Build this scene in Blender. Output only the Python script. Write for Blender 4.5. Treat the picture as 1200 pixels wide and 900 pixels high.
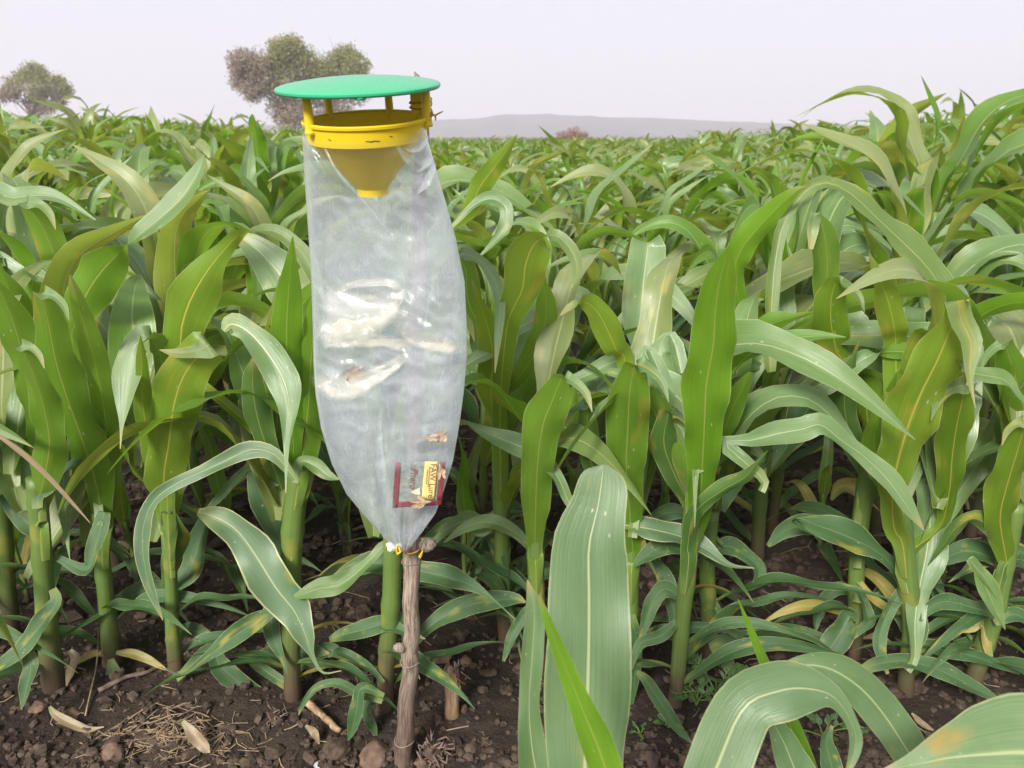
import bpy, bmesh, math, random
import numpy as np
from mathutils import Vector, Matrix, noise as mnoise

for _o in list(bpy.data.objects):
    bpy.data.objects.remove(_o)
scene = bpy.context.scene
col = scene.collection
R = math.radians
random.seed(11)

# ------------------------------------------------------------------ camera
EYE = Vector((0.0, 0.0, 0.80))
PITCH = math.atan(290 / 900)          # the horizon lies above the picture's middle
cp, sp = math.cos(PITCH), math.sin(PITCH)
cam_data = bpy.data.cameras.new('camera')
cam = bpy.data.objects.new('camera', cam_data)
col.objects.link(cam)
cam.location = EYE
cam.rotation_euler = (R(90) - PITCH, 0, 0)
cam_data.sensor_width = 36
cam_data.lens = 27
cam_data.clip_start = 0.05
cam_data.clip_end = 6000
cam_data.dof.use_dof = True
cam_data.dof.focus_distance = 0.90
cam_data.dof.aperture_fstop = 11.0
scene.camera = cam

# ------------------------------------------------------------------ sky and sun
SUN_EL, SUN_AZ = 37.0, 205.0          # hazy sun behind the viewer's left shoulder
world = bpy.data.worlds.new('World')
scene.world = world
world.use_nodes = True
wt = world.node_tree
wt.nodes.clear()
w_out = wt.nodes.new('ShaderNodeOutputWorld')
sky = wt.nodes.new('ShaderNodeTexSky')
sky.sky_type = 'NISHITA'
sky.sun_disc = False
sky.sun_elevation = R(SUN_EL)
sky.sun_rotation = R(SUN_AZ)
sky.altitude = 300
sky.air_density = 1.0
sky.dust_density = 4.0
sky.ozone_density = 1.0
bg_a = wt.nodes.new('ShaderNodeBackground'); bg_a.inputs['Strength'].default_value = 0.10
bg_b = wt.nodes.new('ShaderNodeBackground')
bg_b.inputs['Color'].default_value = (0.875, 0.845, 0.925, 1)
bg_b.inputs['Strength'].default_value = 0.565
w_mix = wt.nodes.new('ShaderNodeMixShader'); w_mix.inputs[0].default_value = 0.90
wt.links.new(sky.outputs[0], bg_a.inputs['Color'])
wt.links.new(bg_a.outputs[0], w_mix.inputs[1])
wt.links.new(bg_b.outputs[0], w_mix.inputs[2])
wt.links.new(w_mix.outputs[0], w_out.inputs['Surface'])

sun_data = bpy.data.lights.new('sun', 'SUN')
sun_data.energy = 3.2
sun_data.angle = R(15)
sun_data.color = (1.0, 0.96, 0.88)
sun = bpy.data.objects.new('sun', sun_data)
col.objects.link(sun)
_el, _az = R(SUN_EL), R(SUN_AZ)
_d = Vector((math.sin(_az) * math.cos(_el), math.cos(_az) * math.cos(_el), math.sin(_el)))
sun.rotation_euler = (-_d).to_track_quat('-Z', 'Y').to_euler()
sun.location = (0, 0, 20)

scene.view_settings.view_transform = 'Standard'
scene.view_settings.look = 'None'
scene.view_settings.exposure = 0.92
scene.view_settings.gamma = 1.0
scene.render.engine = 'CYCLES'
scene.cycles.transparent_max_bounces = 16
scene.cycles.max_bounces = 8
scene.cycles.volume_bounces = 1
scene.cycles.use_denoising = True

# ------------------------------------------------------------------ helpers
def tag(o, label=None, cat=None, group=None, kind=None):
    if label: o['label'] = label
    if cat: o['category'] = cat
    if group: o['group'] = group
    if kind: o['kind'] = kind
    return o

def thing(name, loc, label, cat, group=None):
    o = bpy.data.objects.new(name, None)
    o.empty_display_size = 0.05
    o.location = loc
    col.objects.link(o)
    return tag(o, label, cat, group)

def link_mesh(name, me, parent=None):
    """links a mesh whose vertices are in world coordinates (or parent-local if parent sits at origin)"""
    o = bpy.data.objects.new(name, me)
    col.objects.link(o)
    if parent is not None:
        o.parent = parent
    return o

def child_world(name, me, parent):
    """child whose mesh is written in world coordinates, under an unrotated Empty"""
    o = link_mesh(name, me, parent)
    o.location = -parent.location
    return o

def mesh_from(name, verts, faces, mat=None, uvs=None, smooth=True):
    me = bpy.data.meshes.new(name)
    me.from_pydata([tuple(v) for v in verts], [], [tuple(f) for f in faces])
    if uvs is not None:
        uvl = me.uv_layers.new(name='UVMap')
        li = np.empty(len(me.loops), dtype=np.int32)
        me.loops.foreach_get('vertex_index', li)
        uvl.data.foreach_set('uv', np.asarray(uvs, dtype=np.float32)[li].ravel())
    if smooth:
        me.polygons.foreach_set('use_smooth', [True] * len(me.polygons))
    if mat is not None:
        me.materials.append(mat)
    me.update()
    return me

def px(x, y, Y):
    """the place in the field that lies Y metres ahead on the sight line through (x, y) of the photograph"""
    a, b = (x - 600) / 900, (450 - y) / 900
    d = Vector((a, cp + b * sp, -sp + b * cp))
    return EYE + d * (Y / d.y)

def px_ground(x, y, z=0.0):
    a, b = (x - 600) / 900, (450 - y) / 900
    d = Vector((a, cp + b * sp, -sp + b * cp))
    return EYE + d * ((z - EYE.z) / d.z)

def zc_of(p):
    v = p - EYE
    return v.y * cp - v.z * sp

def catmull(P, t):
    """P (n,k) array, t in 0..n-1 array -> points"""
    P = np.asarray(P, float)
    n = len(P)
    ext = np.vstack([2 * P[0] - P[1], P, 2 * P[-1] - P[-2]])
    i = np.clip(np.floor(t).astype(int), 0, n - 2)
    f = (t - i)[:, None]
    p0, p1, p2, p3 = ext[i], ext[i + 1], ext[i + 2], ext[i + 3]
    return 0.5 * (2 * p1 + (p2 - p0) * f + (2 * p0 - 5 * p1 + 4 * p2 - p3) * f ** 2 + (3 * p1 - p0 - 3 * p2 + p3) * f ** 3)

def tube(pts, radii, seg=10, cap=True):
    """verts, faces, uvs of a tube through pts"""
    V, F, U = [], [], []
    n = len(pts)
    prev = None
    for i, p in enumerate(pts):
        p = Vector(p)
        t = (Vector(pts[min(i + 1, n - 1)]) - Vector(pts[max(i - 1, 0)])).normalized()
        if prev is None:
            a = t.orthogonal().normalized()
        else:
            a = (prev - t * prev.dot(t)).normalized()
        prev = a
        b = t.cross(a)
        for k in range(seg):
            an = 2 * math.pi * k / seg
            V.append(p + (a * math.cos(an) + b * math.sin(an)) * radii[i])
            U.append((k / seg, i / max(1, n - 1)))
    for i in range(n - 1):
        for k in range(seg):
            k2 = (k + 1) % seg
            F.append((i * seg + k, i * seg + k2, (i + 1) * seg + k2, (i + 1) * seg + k))
    if cap:
        F.append(tuple(range(seg - 1, -1, -1)))
        F.append(tuple((n - 1) * seg + k for k in range(seg)))
    return V, F, U

def crisp(me, deg=32):
    me.set_sharp_from_angle(angle=R(deg))
    return me

def lathe(profile, seg=48, close=False):
    V, F = [], []
    for (r, z) in profile:
        for k in range(seg):
            a = 2 * math.pi * k / seg
            V.append(Vector((r * math.cos(a), r * math.sin(a), z)))
    n = len(profile)
    for i in range(n - 1 if not close else n):
        j = (i + 1) % n
        for k in range(seg):
            k2 = (k + 1) % seg
            F.append((i * seg + k, i * seg + k2, j * seg + k2, j * seg + k))
    return V, F

# ------------------------------------------------------------------ node helpers
def new_mat(name):
    m = bpy.data.materials.new(name)
    m.use_nodes = True
    nt = m.node_tree
    nt.nodes.clear()
    return m, nt

class N:
    def __init__(self, nt): self.nt = nt
    def node(self, typ, **kw):
        n = self.nt.nodes.new(typ)
        for k, v in kw.items(): setattr(n, k, v)
        return n
    def link(self, a, b): self.nt.links.new(a, b)
    def _in(self, sock, v):
        if hasattr(v, 'is_linked') or hasattr(v, 'links'):
            self.link(v, sock)
        else:
            sock.default_value = v
    def math(self, op, a, b=0.0, c=0.0, clamp=False):
        n = self.node('ShaderNodeMath', operation=op, use_clamp=clamp)
        self._in(n.inputs[0], a); self._in(n.inputs[1], b)
        if op in ('MULTIPLY_ADD', 'SMOOTH_MIN', 'COMPARE'): self._in(n.inputs[2], c)
        return n.outputs[0]
    def mix(self, f, a, b, blend='MIX'):
        n = self.node('ShaderNodeMix', data_type='RGBA', blend_type=blend)
        n.clamp_factor = True
        self._in(n.inputs[0], f)
        self._in(n.inputs[6], a if not isinstance(a, tuple) else (*a, 1)[:4])
        self._in(n.inputs[7], b if not isinstance(b, tuple) else (*b, 1)[:4])
        return n.outputs[2]
    def noise(self, vec, scale, detail=3.0, rough=0.5, dim='3D', w=None):
        n = self.node('ShaderNodeTexNoise', noise_dimensions=dim)
        if vec is not None: self.link(vec, n.inputs['Vector'])
        n.inputs['Scale'].default_value = scale
        n.inputs['Detail'].default_value = detail
        n.inputs['Roughness'].default_value = rough
        if w is not None: self._in(n.inputs['W'], w)
        return n.outputs['Fac']
    def ramp(self, f, stops):
        n = self.node('ShaderNodeValToRGB')
        self.link(f, n.inputs[0])
        e = n.color_ramp.elements
        while len(e) > 1: e.remove(e[-1])
        e[0].position = stops[0][0]; e[0].color = (*stops[0][1], 1)
        for p, c in stops[1:]:
            x = e.new(p); x.color = (*c, 1)
        return n.outputs[0]
    def smooth(self, v, lo, hi, a=0.0, b=1.0):
        n = self.node('ShaderNodeMapRange', interpolation_type='SMOOTHSTEP')
        self._in(n.inputs[0], v)
        n.inputs[1].default_value = lo; n.inputs[2].default_value = hi
        n.inputs[3].default_value = a; n.inputs[4].default_value = b
        return n.outputs[0]
    def combine(self, x, y, z):
        n = self.node('ShaderNodeCombineXYZ')
        self._in(n.inputs[0], x); self._in(n.inputs[1], y); self._in(n.inputs[2], z)
        return n.outputs[0]

def leaf_material(name, top_a, top_b, under_a, under_b, trans, patch=0.35, patch_col=(0.40, 0.35, 0.055), rib=(0.50, 0.56, 0.28),
                  under_rib=(0.42, 0.47, 0.12), rough=0.38, trans_amt=0.36, specks=1.0, margin=0.5, spec=0.75, mlo=0.476):
    m, nt = new_mat(name)
    g = N(nt)
    uv = g.node('ShaderNodeTexCoord').outputs['UV']
    sep = g.node('ShaderNodeSeparateXYZ'); g.link(uv, sep.inputs[0])
    u, v = sep.outputs[0], sep.outputs[1]
    oi = g.node('ShaderNodeObjectInfo').outputs['Random']
    ri = g.node('ShaderNodeNewGeometry')
    rnd = g.math('FRACT', g.math('ADD', g.math('MULTIPLY', oi, 7.31), g.math('MULTIPLY', ri.outputs['Random Per Island'], 3.17)))
    back = ri.outputs['Backfacing']
    d = g.math('ABSOLUTE', g.math('SUBTRACT', u, 0.5))           # 0 at the midrib, .5 at the margin
    # long veins: noise squeezed along the blade
    vein_vec = g.combine(g.math('MULTIPLY', u, 74.0), g.math('MULTIPLY', v, 1.6), g.math('MULTIPLY', rnd, 37.0))
    vein = g.noise(vein_vec, 1.0, 2.0, 0.6)
    fine_vec = g.combine(g.math('MULTIPLY', u, 130.0), g.math('MULTIPLY', v, 3.0), g.math('MULTIPLY', rnd, 11.0))
    fine = g.noise(fine_vec, 1.0, 1.0, 0.5)
    big_vec = g.combine(g.math('MULTIPLY', u, 1.3), g.math('MULTIPLY', v, 4.2), g.math('MULTIPLY', rnd, 91.0))
    big = g.noise(big_vec, 1.0, 3.0, 0.55)
    tone = g.smooth(big, 0.3, 0.7)
    tone = g.math('ADD', g.math('MULTIPLY', tone, 0.55), g.math('MULTIPLY', rnd, 0.45))
    top = g.mix(tone, top_a, top_b)
    und = g.mix(tone, under_a, under_b)
    base = g.mix(back, top, und)
    # vein streaks
    base = g.mix(g.smooth(vein, 0.42, 0.74, 0.0, 0.22), base, g.mix(back, tuple(min(1, c * 1.55) for c in top_b), tuple(min(1, c * 1.5) for c in under_b)))
    base = g.mix(g.smooth(fine, 0.48, 0.70, 0.0, 0.24), base, tuple(c * 0.5 for c in top_a))
    # yellowing blotches
    pv = g.combine(g.math('MULTIPLY', u, 1.6), g.math('MULTIPLY', v, 5.0), g.math('ADD', g.math('MULTIPLY', rnd, 53.0), 20.0))
    pn = g.noise(pv, 1.0, 2.0, 0.5)
    streak = g.math('ADD', pn, g.math('MULTIPLY', g.math('SUBTRACT', vein, 0.5), 0.22))
    pm = g.smooth(streak, 0.66 - 0.28 * patch, 0.80 - 0.18 * patch, 0.0, min(0.9, 0.35 + patch))
    base = g.mix(pm, base, patch_col)
    # withered tip and pale margin
    tip = g.smooth(g.math('ADD', v, g.math('MULTIPLY', g.math('SUBTRACT', vein, 0.5), 0.10)), 0.92, 1.0, 0.0, 0.75)
    tip = g.math('MULTIPLY', tip, g.smooth(rnd, 0.45, 0.6))
    base = g.mix(tip, base, (0.40, 0.33, 0.12))
    mnv = g.noise(g.combine(g.math('MULTIPLY', v, 16.0), g.math('MULTIPLY', rnd, 9.0), 0.0), 1.0, 3.0, 0.6)
    mthr = g.math('ADD', d, g.math('MULTIPLY', g.math('SUBTRACT', mnv, 0.5), 0.05))
    base = g.mix(g.smooth(mthr, mlo, mlo + 0.019, 0.0, margin), base, (0.50, 0.50, 0.26))
    base = g.mix(g.smooth(v, 0.02, 0.16, 0.65, 0.0), base, (0.24, 0.30, 0.085))
    # midrib, thinning towards the tip
    rw = g.math('MULTIPLY_ADD', g.math('SUBTRACT', 1.0, v), 0.030, 0.014)
    rm = g.math('SUBTRACT', 1.0, g.math('DIVIDE', d, rw), clamp=True)
    rm = g.math('MULTIPLY', g.smooth(rm, 0.0, 0.8, 0.0, 0.85), g.math('MULTIPLY_ADD', back, 0.10, 0.80))
    base = g.mix(rm, base, g.mix(back, rib, under_rib))
    # feeding scars: pale window specks
    vo = g.node('ShaderNodeTexVoronoi', feature='F1')
    vv = g.combine(g.math('MULTIPLY', u, 9.0), g.math('MULTIPLY', v, 30.0), g.math('MULTIPLY', rnd, 71.0))
    g.link(vv, vo.inputs['Vector']); vo.inputs['Scale'].default_value = 1.0
    sc = g.node('ShaderNodeSeparateXYZ'); g.link(vo.outputs['Color'], sc.inputs[0])
    hit = g.math('MULTIPLY', g.math('GREATER_THAN', sc.outputs[0], 0.84), g.smooth(vo.outputs['Distance'], 0.10, 0.20, 0.9 * specks, 0.0))
    clus = g.smooth(g.noise(g.combine(g.math('MULTIPLY', u, 2.2), g.math('MULTIPLY', v, 3.5), g.math('MULTIPLY', rnd, 29.0)), 1.0, 1.0), 0.44, 0.58)
    hit = g.math('MULTIPLY', hit, clus)
    base = g.mix(hit, base, (0.55, 0.55, 0.38))
    bs = g.node('ShaderNodeBsdfPrincipled')
    g.link(base, bs.inputs['Base Color'])
    g.link(g.math('MULTIPLY_ADD', vein, 0.16, rough - 0.08), bs.inputs['Roughness'])
    bs.inputs['Specular IOR Level'].default_value = spec
    tr = g.node('ShaderNodeBsdfTranslucent')
    tcol = g.mix(0.55, base, trans)
    tcol = g.mix(pm, tcol, (0.62, 0.45, 0.04))
    tcol = g.mix(g.math('MULTIPLY', rm, 0.6), tcol, (0.5, 0.5, 0.08))
    g.link(tcol, tr.inputs['Color'])
    bump = g.node('ShaderNodeBump'); bump.inputs['Strength'].default_value = 0.32; bump.inputs['Distance'].default_value = 0.0014
    hgt = g.math('ADD', g.math('MULTIPLY', vein, 0.8), g.math('ADD', g.math('MULTIPLY', rm, -0.9), g.math('MULTIPLY', fine, 0.3)))
    g.link(hgt, bump.inputs['Height'])
    g.link(bump.outputs[0], bs.inputs['Normal'])
    mx = g.node('ShaderNodeMixShader'); mx.inputs[0].default_value = trans_amt
    g.link(bs.outputs[0], mx.inputs[1]); g.link(tr.outputs[0], mx.inputs[2])
    out = g.node('ShaderNodeOutputMaterial'); g.link(mx.outputs[0], out.inputs['Surface'])
    return m

M = {}
M['leaf'] = leaf_material('maize_leaf_green', (0.115, 0.215, 0.050), (0.210, 0.320, 0.115), (0.115, 0.255, 0.018), (0.205, 0.350, 0.040), (0.36, 0.54, 0.05), patch=0.15, trans_amt=.40)
M['yellow'] = leaf_material('maize_leaf_yellowing', (0.115, 0.20, 0.045), (0.200, 0.285, 0.08), (0.125, 0.250, 0.018), (0.225, 0.345, 0.035), (0.42, 0.54, 0.05), patch=0.27,
                            rib=(0.55, 0.52, 0.22), under_rib=(0.70, 0.60, 0.12), trans_amt=.40)
M['pale'] = leaf_material('maize_leaf_waxy', (0.095, 0.190, 0.058), (0.205, 0.300, 0.125), (0.11, 0.23, 0.025), (0.19, 0.31, 0.045), (0.32, 0.50, 0.06), patch=0.17, patch_col=(0.42, 0.38, 0.12), rough=0.36, trans_amt=0.28)
M['edged'] = leaf_material('maize_leaf_gnawed_edge', (0.070, 0.150, 0.060), (0.140, 0.230, 0.115), (0.08, 0.17, 0.035), (0.14, 0.24, 0.06), (0.26, 0.42, 0.06), patch=0.15, rough=0.42, trans_amt=0.28, margin=0.95, mlo=0.452)
M['fore'] = leaf_material('maize_leaf_near', (0.078, 0.160, 0.056), (0.155, 0.240, 0.108), (0.10, 0.22, 0.022), (0.17, 0.30, 0.04), (0.32, 0.50, 0.05), patch=0.14, patch_col=(0.42, 0.36, 0.08), rough=0.36, trans_amt=0.32)
M['patched'] = leaf_material('maize_leaf_brown_patched', (0.100, 0.190, 0.066), (0.195, 0.285, 0.130), (0.11, 0.23, 0.025), (0.19, 0.31, 0.045), (0.32, 0.50, 0.06), patch=0.50, patch_col=(0.36, 0.25, 0.055), rough=0.36, trans_amt=0.28)
M['lower'] = leaf_material('maize_leaf_lower', (0.042, 0.105, 0.034), (0.082, 0.158, 0.060), (0.07, 0.155, 0.030), (0.125, 0.22, 0.055), (0.22, 0.38, 0.05), patch=0.28, rough=0.5, trans_amt=0.25, margin=0.8, spec=0.4, rib=(0.17, 0.235, 0.105))  # duller low leaves; shade between the stalks is also put into the dark green
M['olive_leaf'] = leaf_material('maize_leaf_olive', (0.175, 0.235, 0.060), (0.300, 0.360, 0.150), (0.17, 0.25, 0.025), (0.28, 0.36, 0.05), (0.48, 0.54, 0.07), patch=0.32, patch_col=(0.50, 0.43, 0.14), trans_amt=0.40)
M['bright'] = leaf_material('maize_leaf_bright', (0.105, 0.23, 0.025), (0.155, 0.285, 0.045), (0.115, 0.275, 0.013), (0.18, 0.36, 0.028), (0.34, 0.56, 0.04), patch=0.14, trans_amt=0.40)
M['dry'] = leaf_material('maize_leaf_dry', (0.20, 0.145, 0.075), (0.32, 0.245, 0.14), (0.20, 0.145, 0.075), (0.30, 0.235, 0.13), (0.3, 0.22, 0.09), patch=0.1, rib=(0.36, 0.30, 0.18), under_rib=(0.36, 0.30, 0.18), specks=0.0, trans_amt=0.15)
M['drying'] = leaf_material('maize_leaf_drying', (0.30, 0.29, 0.06), (0.42, 0.35, 0.09), (0.30, 0.29, 0.05), (0.40, 0.34, 0.08), (0.5, 0.42, 0.05), patch=0.8, patch_col=(0.48, 0.36, 0.12), specks=0.3)

def stalk_material():
    m, nt = new_mat('maize_stalk')
    g = N(nt)
    tc = g.node('ShaderNodeTexCoord')
    sep = g.node('ShaderNodeSeparateXYZ'); g.link(tc.outputs['UV'], sep.inputs[0])
    u, v = sep.outputs[0], sep.outputs[1]
    oi = g.node('ShaderNodeObjectInfo').outputs['Random']
    st = g.noise(g.combine(g.math('MULTIPLY', u, 26.0), g.math('MULTIPLY', v, 2.5), g.math('MULTIPLY', oi, 40.0)), 1.0, 3.0, 0.6)
    bl = g.noise(g.combine(g.math('MULTIPLY', u, 2.0), g.math('MULTIPLY', v, 6.0), g.math('MULTIPLY', oi, 77.0)), 1.0, 2.0)
    c = g.mix(st, (0.070, 0.128, 0.024), (0.145, 0.220, 0.052))
    c = g.mix(g.smooth(bl, 0.58, 0.72, 0.0, 0.55), c, (0.27, 0.25, 0.045))
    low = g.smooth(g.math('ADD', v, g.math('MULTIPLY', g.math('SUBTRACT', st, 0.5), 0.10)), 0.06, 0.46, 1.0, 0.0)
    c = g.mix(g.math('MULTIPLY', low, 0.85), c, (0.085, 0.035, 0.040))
    b = g.node('ShaderNodeBsdfPrincipled'); g.link(c, b.inputs['Base Color']); b.inputs['Roughness'].default_value = 0.5
    bp = g.node('ShaderNodeBump'); bp.inputs['Strength'].default_value = 0.4; bp.inputs['Distance'].default_value = 0.001
    g.link(st, bp.inputs['Height']); g.link(bp.outputs[0], b.inputs['Normal'])
    out = g.node('ShaderNodeOutputMaterial'); g.link(b.outputs[0], out.inputs[0])
    return m
M['stalk'] = stalk_material()

def simple_mat(name, col_a, col_b=None, scale=20.0, rough=0.6, bump=0.0, bump_dist=0.002, spec=0.4, stretch=(1, 1, 1), detail=4.0):
    m, nt = new_mat(name)
    g = N(nt)
    tc = g.node('ShaderNodeTexCoord')
    mp = g.node('ShaderNodeMapping'); g.link(tc.outputs['Object'], mp.inputs[0]); mp.inputs['Scale'].default_value = stretch
    nz = g.noise(mp.outputs[0], scale, detail, 0.6)
    c = g.mix(g.smooth(nz, 0.3, 0.7), col_a, col_b if col_b else col_a)
    b = g.node('ShaderNodeBsdfPrincipled'); g.link(c, b.inputs['Base Color'])
    b.inputs['Roughness'].default_value = rough
    b.inputs['Specular IOR Level'].default_value = spec
    if bump:
        bp = g.node('ShaderNodeBump'); bp.inputs['Strength'].default_value = bump; bp.inputs['Distance'].default_value = bump_dist
        g.link(nz, bp.inputs['Height']); g.link(bp.outputs[0], b.inputs['Normal'])
    out = g.node('ShaderNodeOutputMaterial'); g.link(b.outputs[0], out.inputs[0])
    return m

# ------------------------------------------------------------------ ground
def fbm(x, y, s, oct=3, seed=0.0):
    return mnoise.fractal(Vector((x / s, y / s, seed)), 1.0, 2.1, oct)

def sstep(t):
    t = max(0.0, min(1.0, t)); return t * t * (3 - 2 * t)

def terrain(x, y):
    """the field rises gently away from the viewer, more to the left and most to the right"""
    if y < 1.5: return 0.0
    u = x / y
    slope = .001 + .016 * sstep((-.10 - u) / .45) + .016 * sstep((u - .26) / .42)
    return slope * (min(y, 26) - 1.5) * (1 - sstep((y - 26) / 40))

def ground_h(x, y):
    if y > 6 or y < -2 or abs(x) > 6: return terrain(x, y)
    h = 0.016 * fbm(x, y, 0.30, 2, 3.1)
    h += 0.012 * math.cos((y - 0.95) / 0.55 * 2 * math.pi) * (1 if y > 0.5 else 0.4)
    crumb = 1.0 if y < 0.84 else max(0.35, 1.0 - (y - 0.84) / 0.06 * 0.65)
    if y > 1.12: crumb = min(1.0, 0.35 + (y - 1.12) / 0.15 * 0.65)
    h += crumb * 0.010 * fbm(x, y, 0.045, 3, 8.7) + crumb * 0.007 * abs(fbm(x, y, 0.022, 3, 1.3))
    fade = min(1.0, max(0.0, (6 - y) / 2))
    return h * fade + terrain(x, y)

def make_ground():
    xs = np.concatenate([-np.geomspace(1300, 1.6, 34), np.arange(-1.5, 1.5001, 0.0085), np.geomspace(1.6, 1300, 34)])
    ys = np.concatenate([-np.geomspace(80, 0.3, 8), np.arange(0.0, 0.5, 0.05), np.arange(0.5, 1.35, 0.007), np.arange(1.35, 3.0, 0.014), np.geomspace(3.02, 1250, 50)])
    nx, ny = len(xs), len(ys)
    V = np.zeros((ny, nx, 3))
    V[..., 0] = xs[None, :]; V[..., 1] = ys[:, None]
    for j in range(ny):
        for i in range(nx):
            if -2 < ys[j] < 70:
                V[j, i, 2] = ground_h(xs[i], ys[j])
    idx = np.arange(nx * ny).reshape(ny, nx)
    F = np.stack([idx[:-1, :-1], idx[:-1, 1:], idx[1:, 1:], idx[1:, :-1]], -1).reshape(-1, 4)
    m, nt = new_mat('dark_moist_soil')
    g = N(nt)
    ob = g.node('ShaderNodeTexCoord').outputs['Object']
    a = g.noise(ob, 3.0, 4.0, 0.6); b = g.noise(ob, 28.0, 5.0, 0.65); c3 = g.noise(ob, 140.0, 4.0, 0.7)
    c = g.mix(g.smooth(a, 0.35, 0.65), (0.019, 0.013, 0.0095), (0.041, 0.029, 0.022))
    c = g.mix(g.smooth(b, 0.45, 0.75, 0.0, 0.6), c, (0.070, 0.050, 0.038))
    c = g.mix(g.smooth(c3, 0.62, 0.75, 0.0, 0.5), c, (0.13, 0.097, 0.075))
    bs = g.node('ShaderNodeBsdfPrincipled'); g.link(c, bs.inputs['Base Color'])
    bs.inputs['Roughness'].default_value = 0.85
    bs.inputs['Specular IOR Level'].default_value = 0.3
    bp = g.node('ShaderNodeBump'); bp.inputs['Strength'].default_value = 1.0; bp.inputs['Distance'].default_value = 0.010
    g.link(g.math('ADD', b, g.math('MULTIPLY', c3, 0.5)), bp.inputs['Height']); g.link(bp.outputs[0], bs.inputs['Normal'])
    out = g.node('ShaderNodeOutputMaterial'); g.link(bs.outputs[0], out.inputs[0])
    me = mesh_from('ground', V.reshape(-1, 3), F.tolist(), m)
    tag(link_mesh('ground', me), 'dark moist crumbly field soil', 'ground', kind='structure')
make_ground()

# ------------------------------------------------------------------ distant hills
def make_hills():
    prof = [(-900, 154), (-300, 152), (100, 150), (300, 148), (430, 145), (505, 142), (560, 140.5), (592, 136.5), (640, 136), (700, 139), (760, 141), (840, 143.5), (900, 145),
            (1000, 147), (1100, 149.5), (1250, 152), (1500, 157), (2000, 158)]
    xs_p = [p[0] for p in prof]; ys_p = [p[1] for p in prof]
    Yh = 900.0
    V, F = [], []
    nx, nd = 900, 7
    X = np.linspace(-1150, 1150, nx)
    for j in range(nd):
        t = j / (nd - 1)
        for x in X:
            pxx = 600 + x / (Yh / (cp + 0.33 * sp)) * 900
            h = max(0.5, (160 - np.interp(pxx, xs_p, ys_p)) * Yh / 900 * 1.03)
            rise = math.sin(min(1, t / 0.6) * math.pi / 2) if t < 0.6 else 1.0 - 0.2 * (t - 0.6)
            z = h * rise * (1 + 0.03 * fbm(x, j * 40, 60, 3, 5)) + (1.5 * abs(fbm(x, j * 30, 16, 3, 2)) + 1.0 * fbm(x, 0, 120, 2, 4) if t > 0.3 else 0) - 0.5
            V.append((x, Yh - 160 + 266 * t + 30 * fbm(x, 0, 200, 2, 9), z))
    for j in range(nd - 1):
        for i in range(nx - 1):
            a = j * nx + i
            F.append((a, a + 1, a + nx + 1, a + nx))
    m = simple_mat('scrubby_hillside', (0.055, 0.06, 0.055), (0.125, 0.11, 0.105), scale=0.03, rough=0.9)
    tag(link_mesh('hills', mesh_from('hills', V, F, m)), 'low flat-topped hills in haze on the horizon', 'hills', kind='structure')
make_hills()

# ------------------------------------------------------------------ far trees and bushes
M['bark'] = simple_mat('grey_bark', (0.16, 0.12, 0.105), (0.26, 0.21, 0.18), scale=3, rough=0.9)
def crown_mat(name, a, b):
    m, nt = new_mat(name)
    g = N(nt)
    r = g.node('ShaderNodeNewGeometry').outputs['Random Per Island']
    c = g.mix(r, a, b)
    d = g.node('ShaderNodeBsdfDiffuse'); g.link(c, d.inputs[0])
    t = g.node('ShaderNodeBsdfTranslucent'); g.link(c, t.inputs[0])
    mx = g.node('ShaderNodeMixShader'); mx.inputs[0].default_value = 0.35
    g.link(d.outputs[0], mx.inputs[1]); g.link(t.outputs[0], mx.inputs[2])
    out = g.node('ShaderNodeOutputMaterial'); g.link(mx.outputs[0], out.inputs[0])
    return m
M['olive'] = crown_mat('olive_foliage', (0.21, 0.21, 0.085), (0.38, 0.38, 0.16))
M['greygreen'] = crown_mat('grey_foliage', (0.28, 0.225, 0.17), (0.42, 0.35, 0.26))
M['russet'] = crown_mat('dry_bush_foliage', (0.26, 0.15, 0.12), (0.40, 0.26, 0.21))

def leaf_cloud(clumps, n_per, size, rnd, twig=True):
    """many small leaf faces gathered in twig tufts inside ellipsoid clumps"""
    V, F = [], []
    for (c, rad, dens) in clumps:
        n_tuft = int(n_per * dens)
        for _ in range(n_tuft):
            d = Vector((rnd.gauss(0, 1), rnd.gauss(0, 1), rnd.gauss(0, 1))).normalized()
            r = rnd.random() ** 0.45
            p = Vector(c) + Vector((d.x * rad[0], d.y * rad[1], d.z * rad[2])) * r
            for _k in range(9):
                q = p + Vector((rnd.gauss(0, 1), rnd.gauss(0, 1), rnd.gauss(0, 1))) * size * 1.7
                a = Vector((rnd.gauss(0, 1), rnd.gauss(0, 1), rnd.gauss(0, 1))).normalized()
                b = a.orthogonal().normalized()
                s = size * rnd.uniform(0.6, 1.3)
                i = len(V)
                V += [q - a * s, q + b * s * 0.45, q + a * s, q - b * s * 0.45]
                F.append((i, i + 1, i + 2, i + 3))
    return V, F

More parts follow.
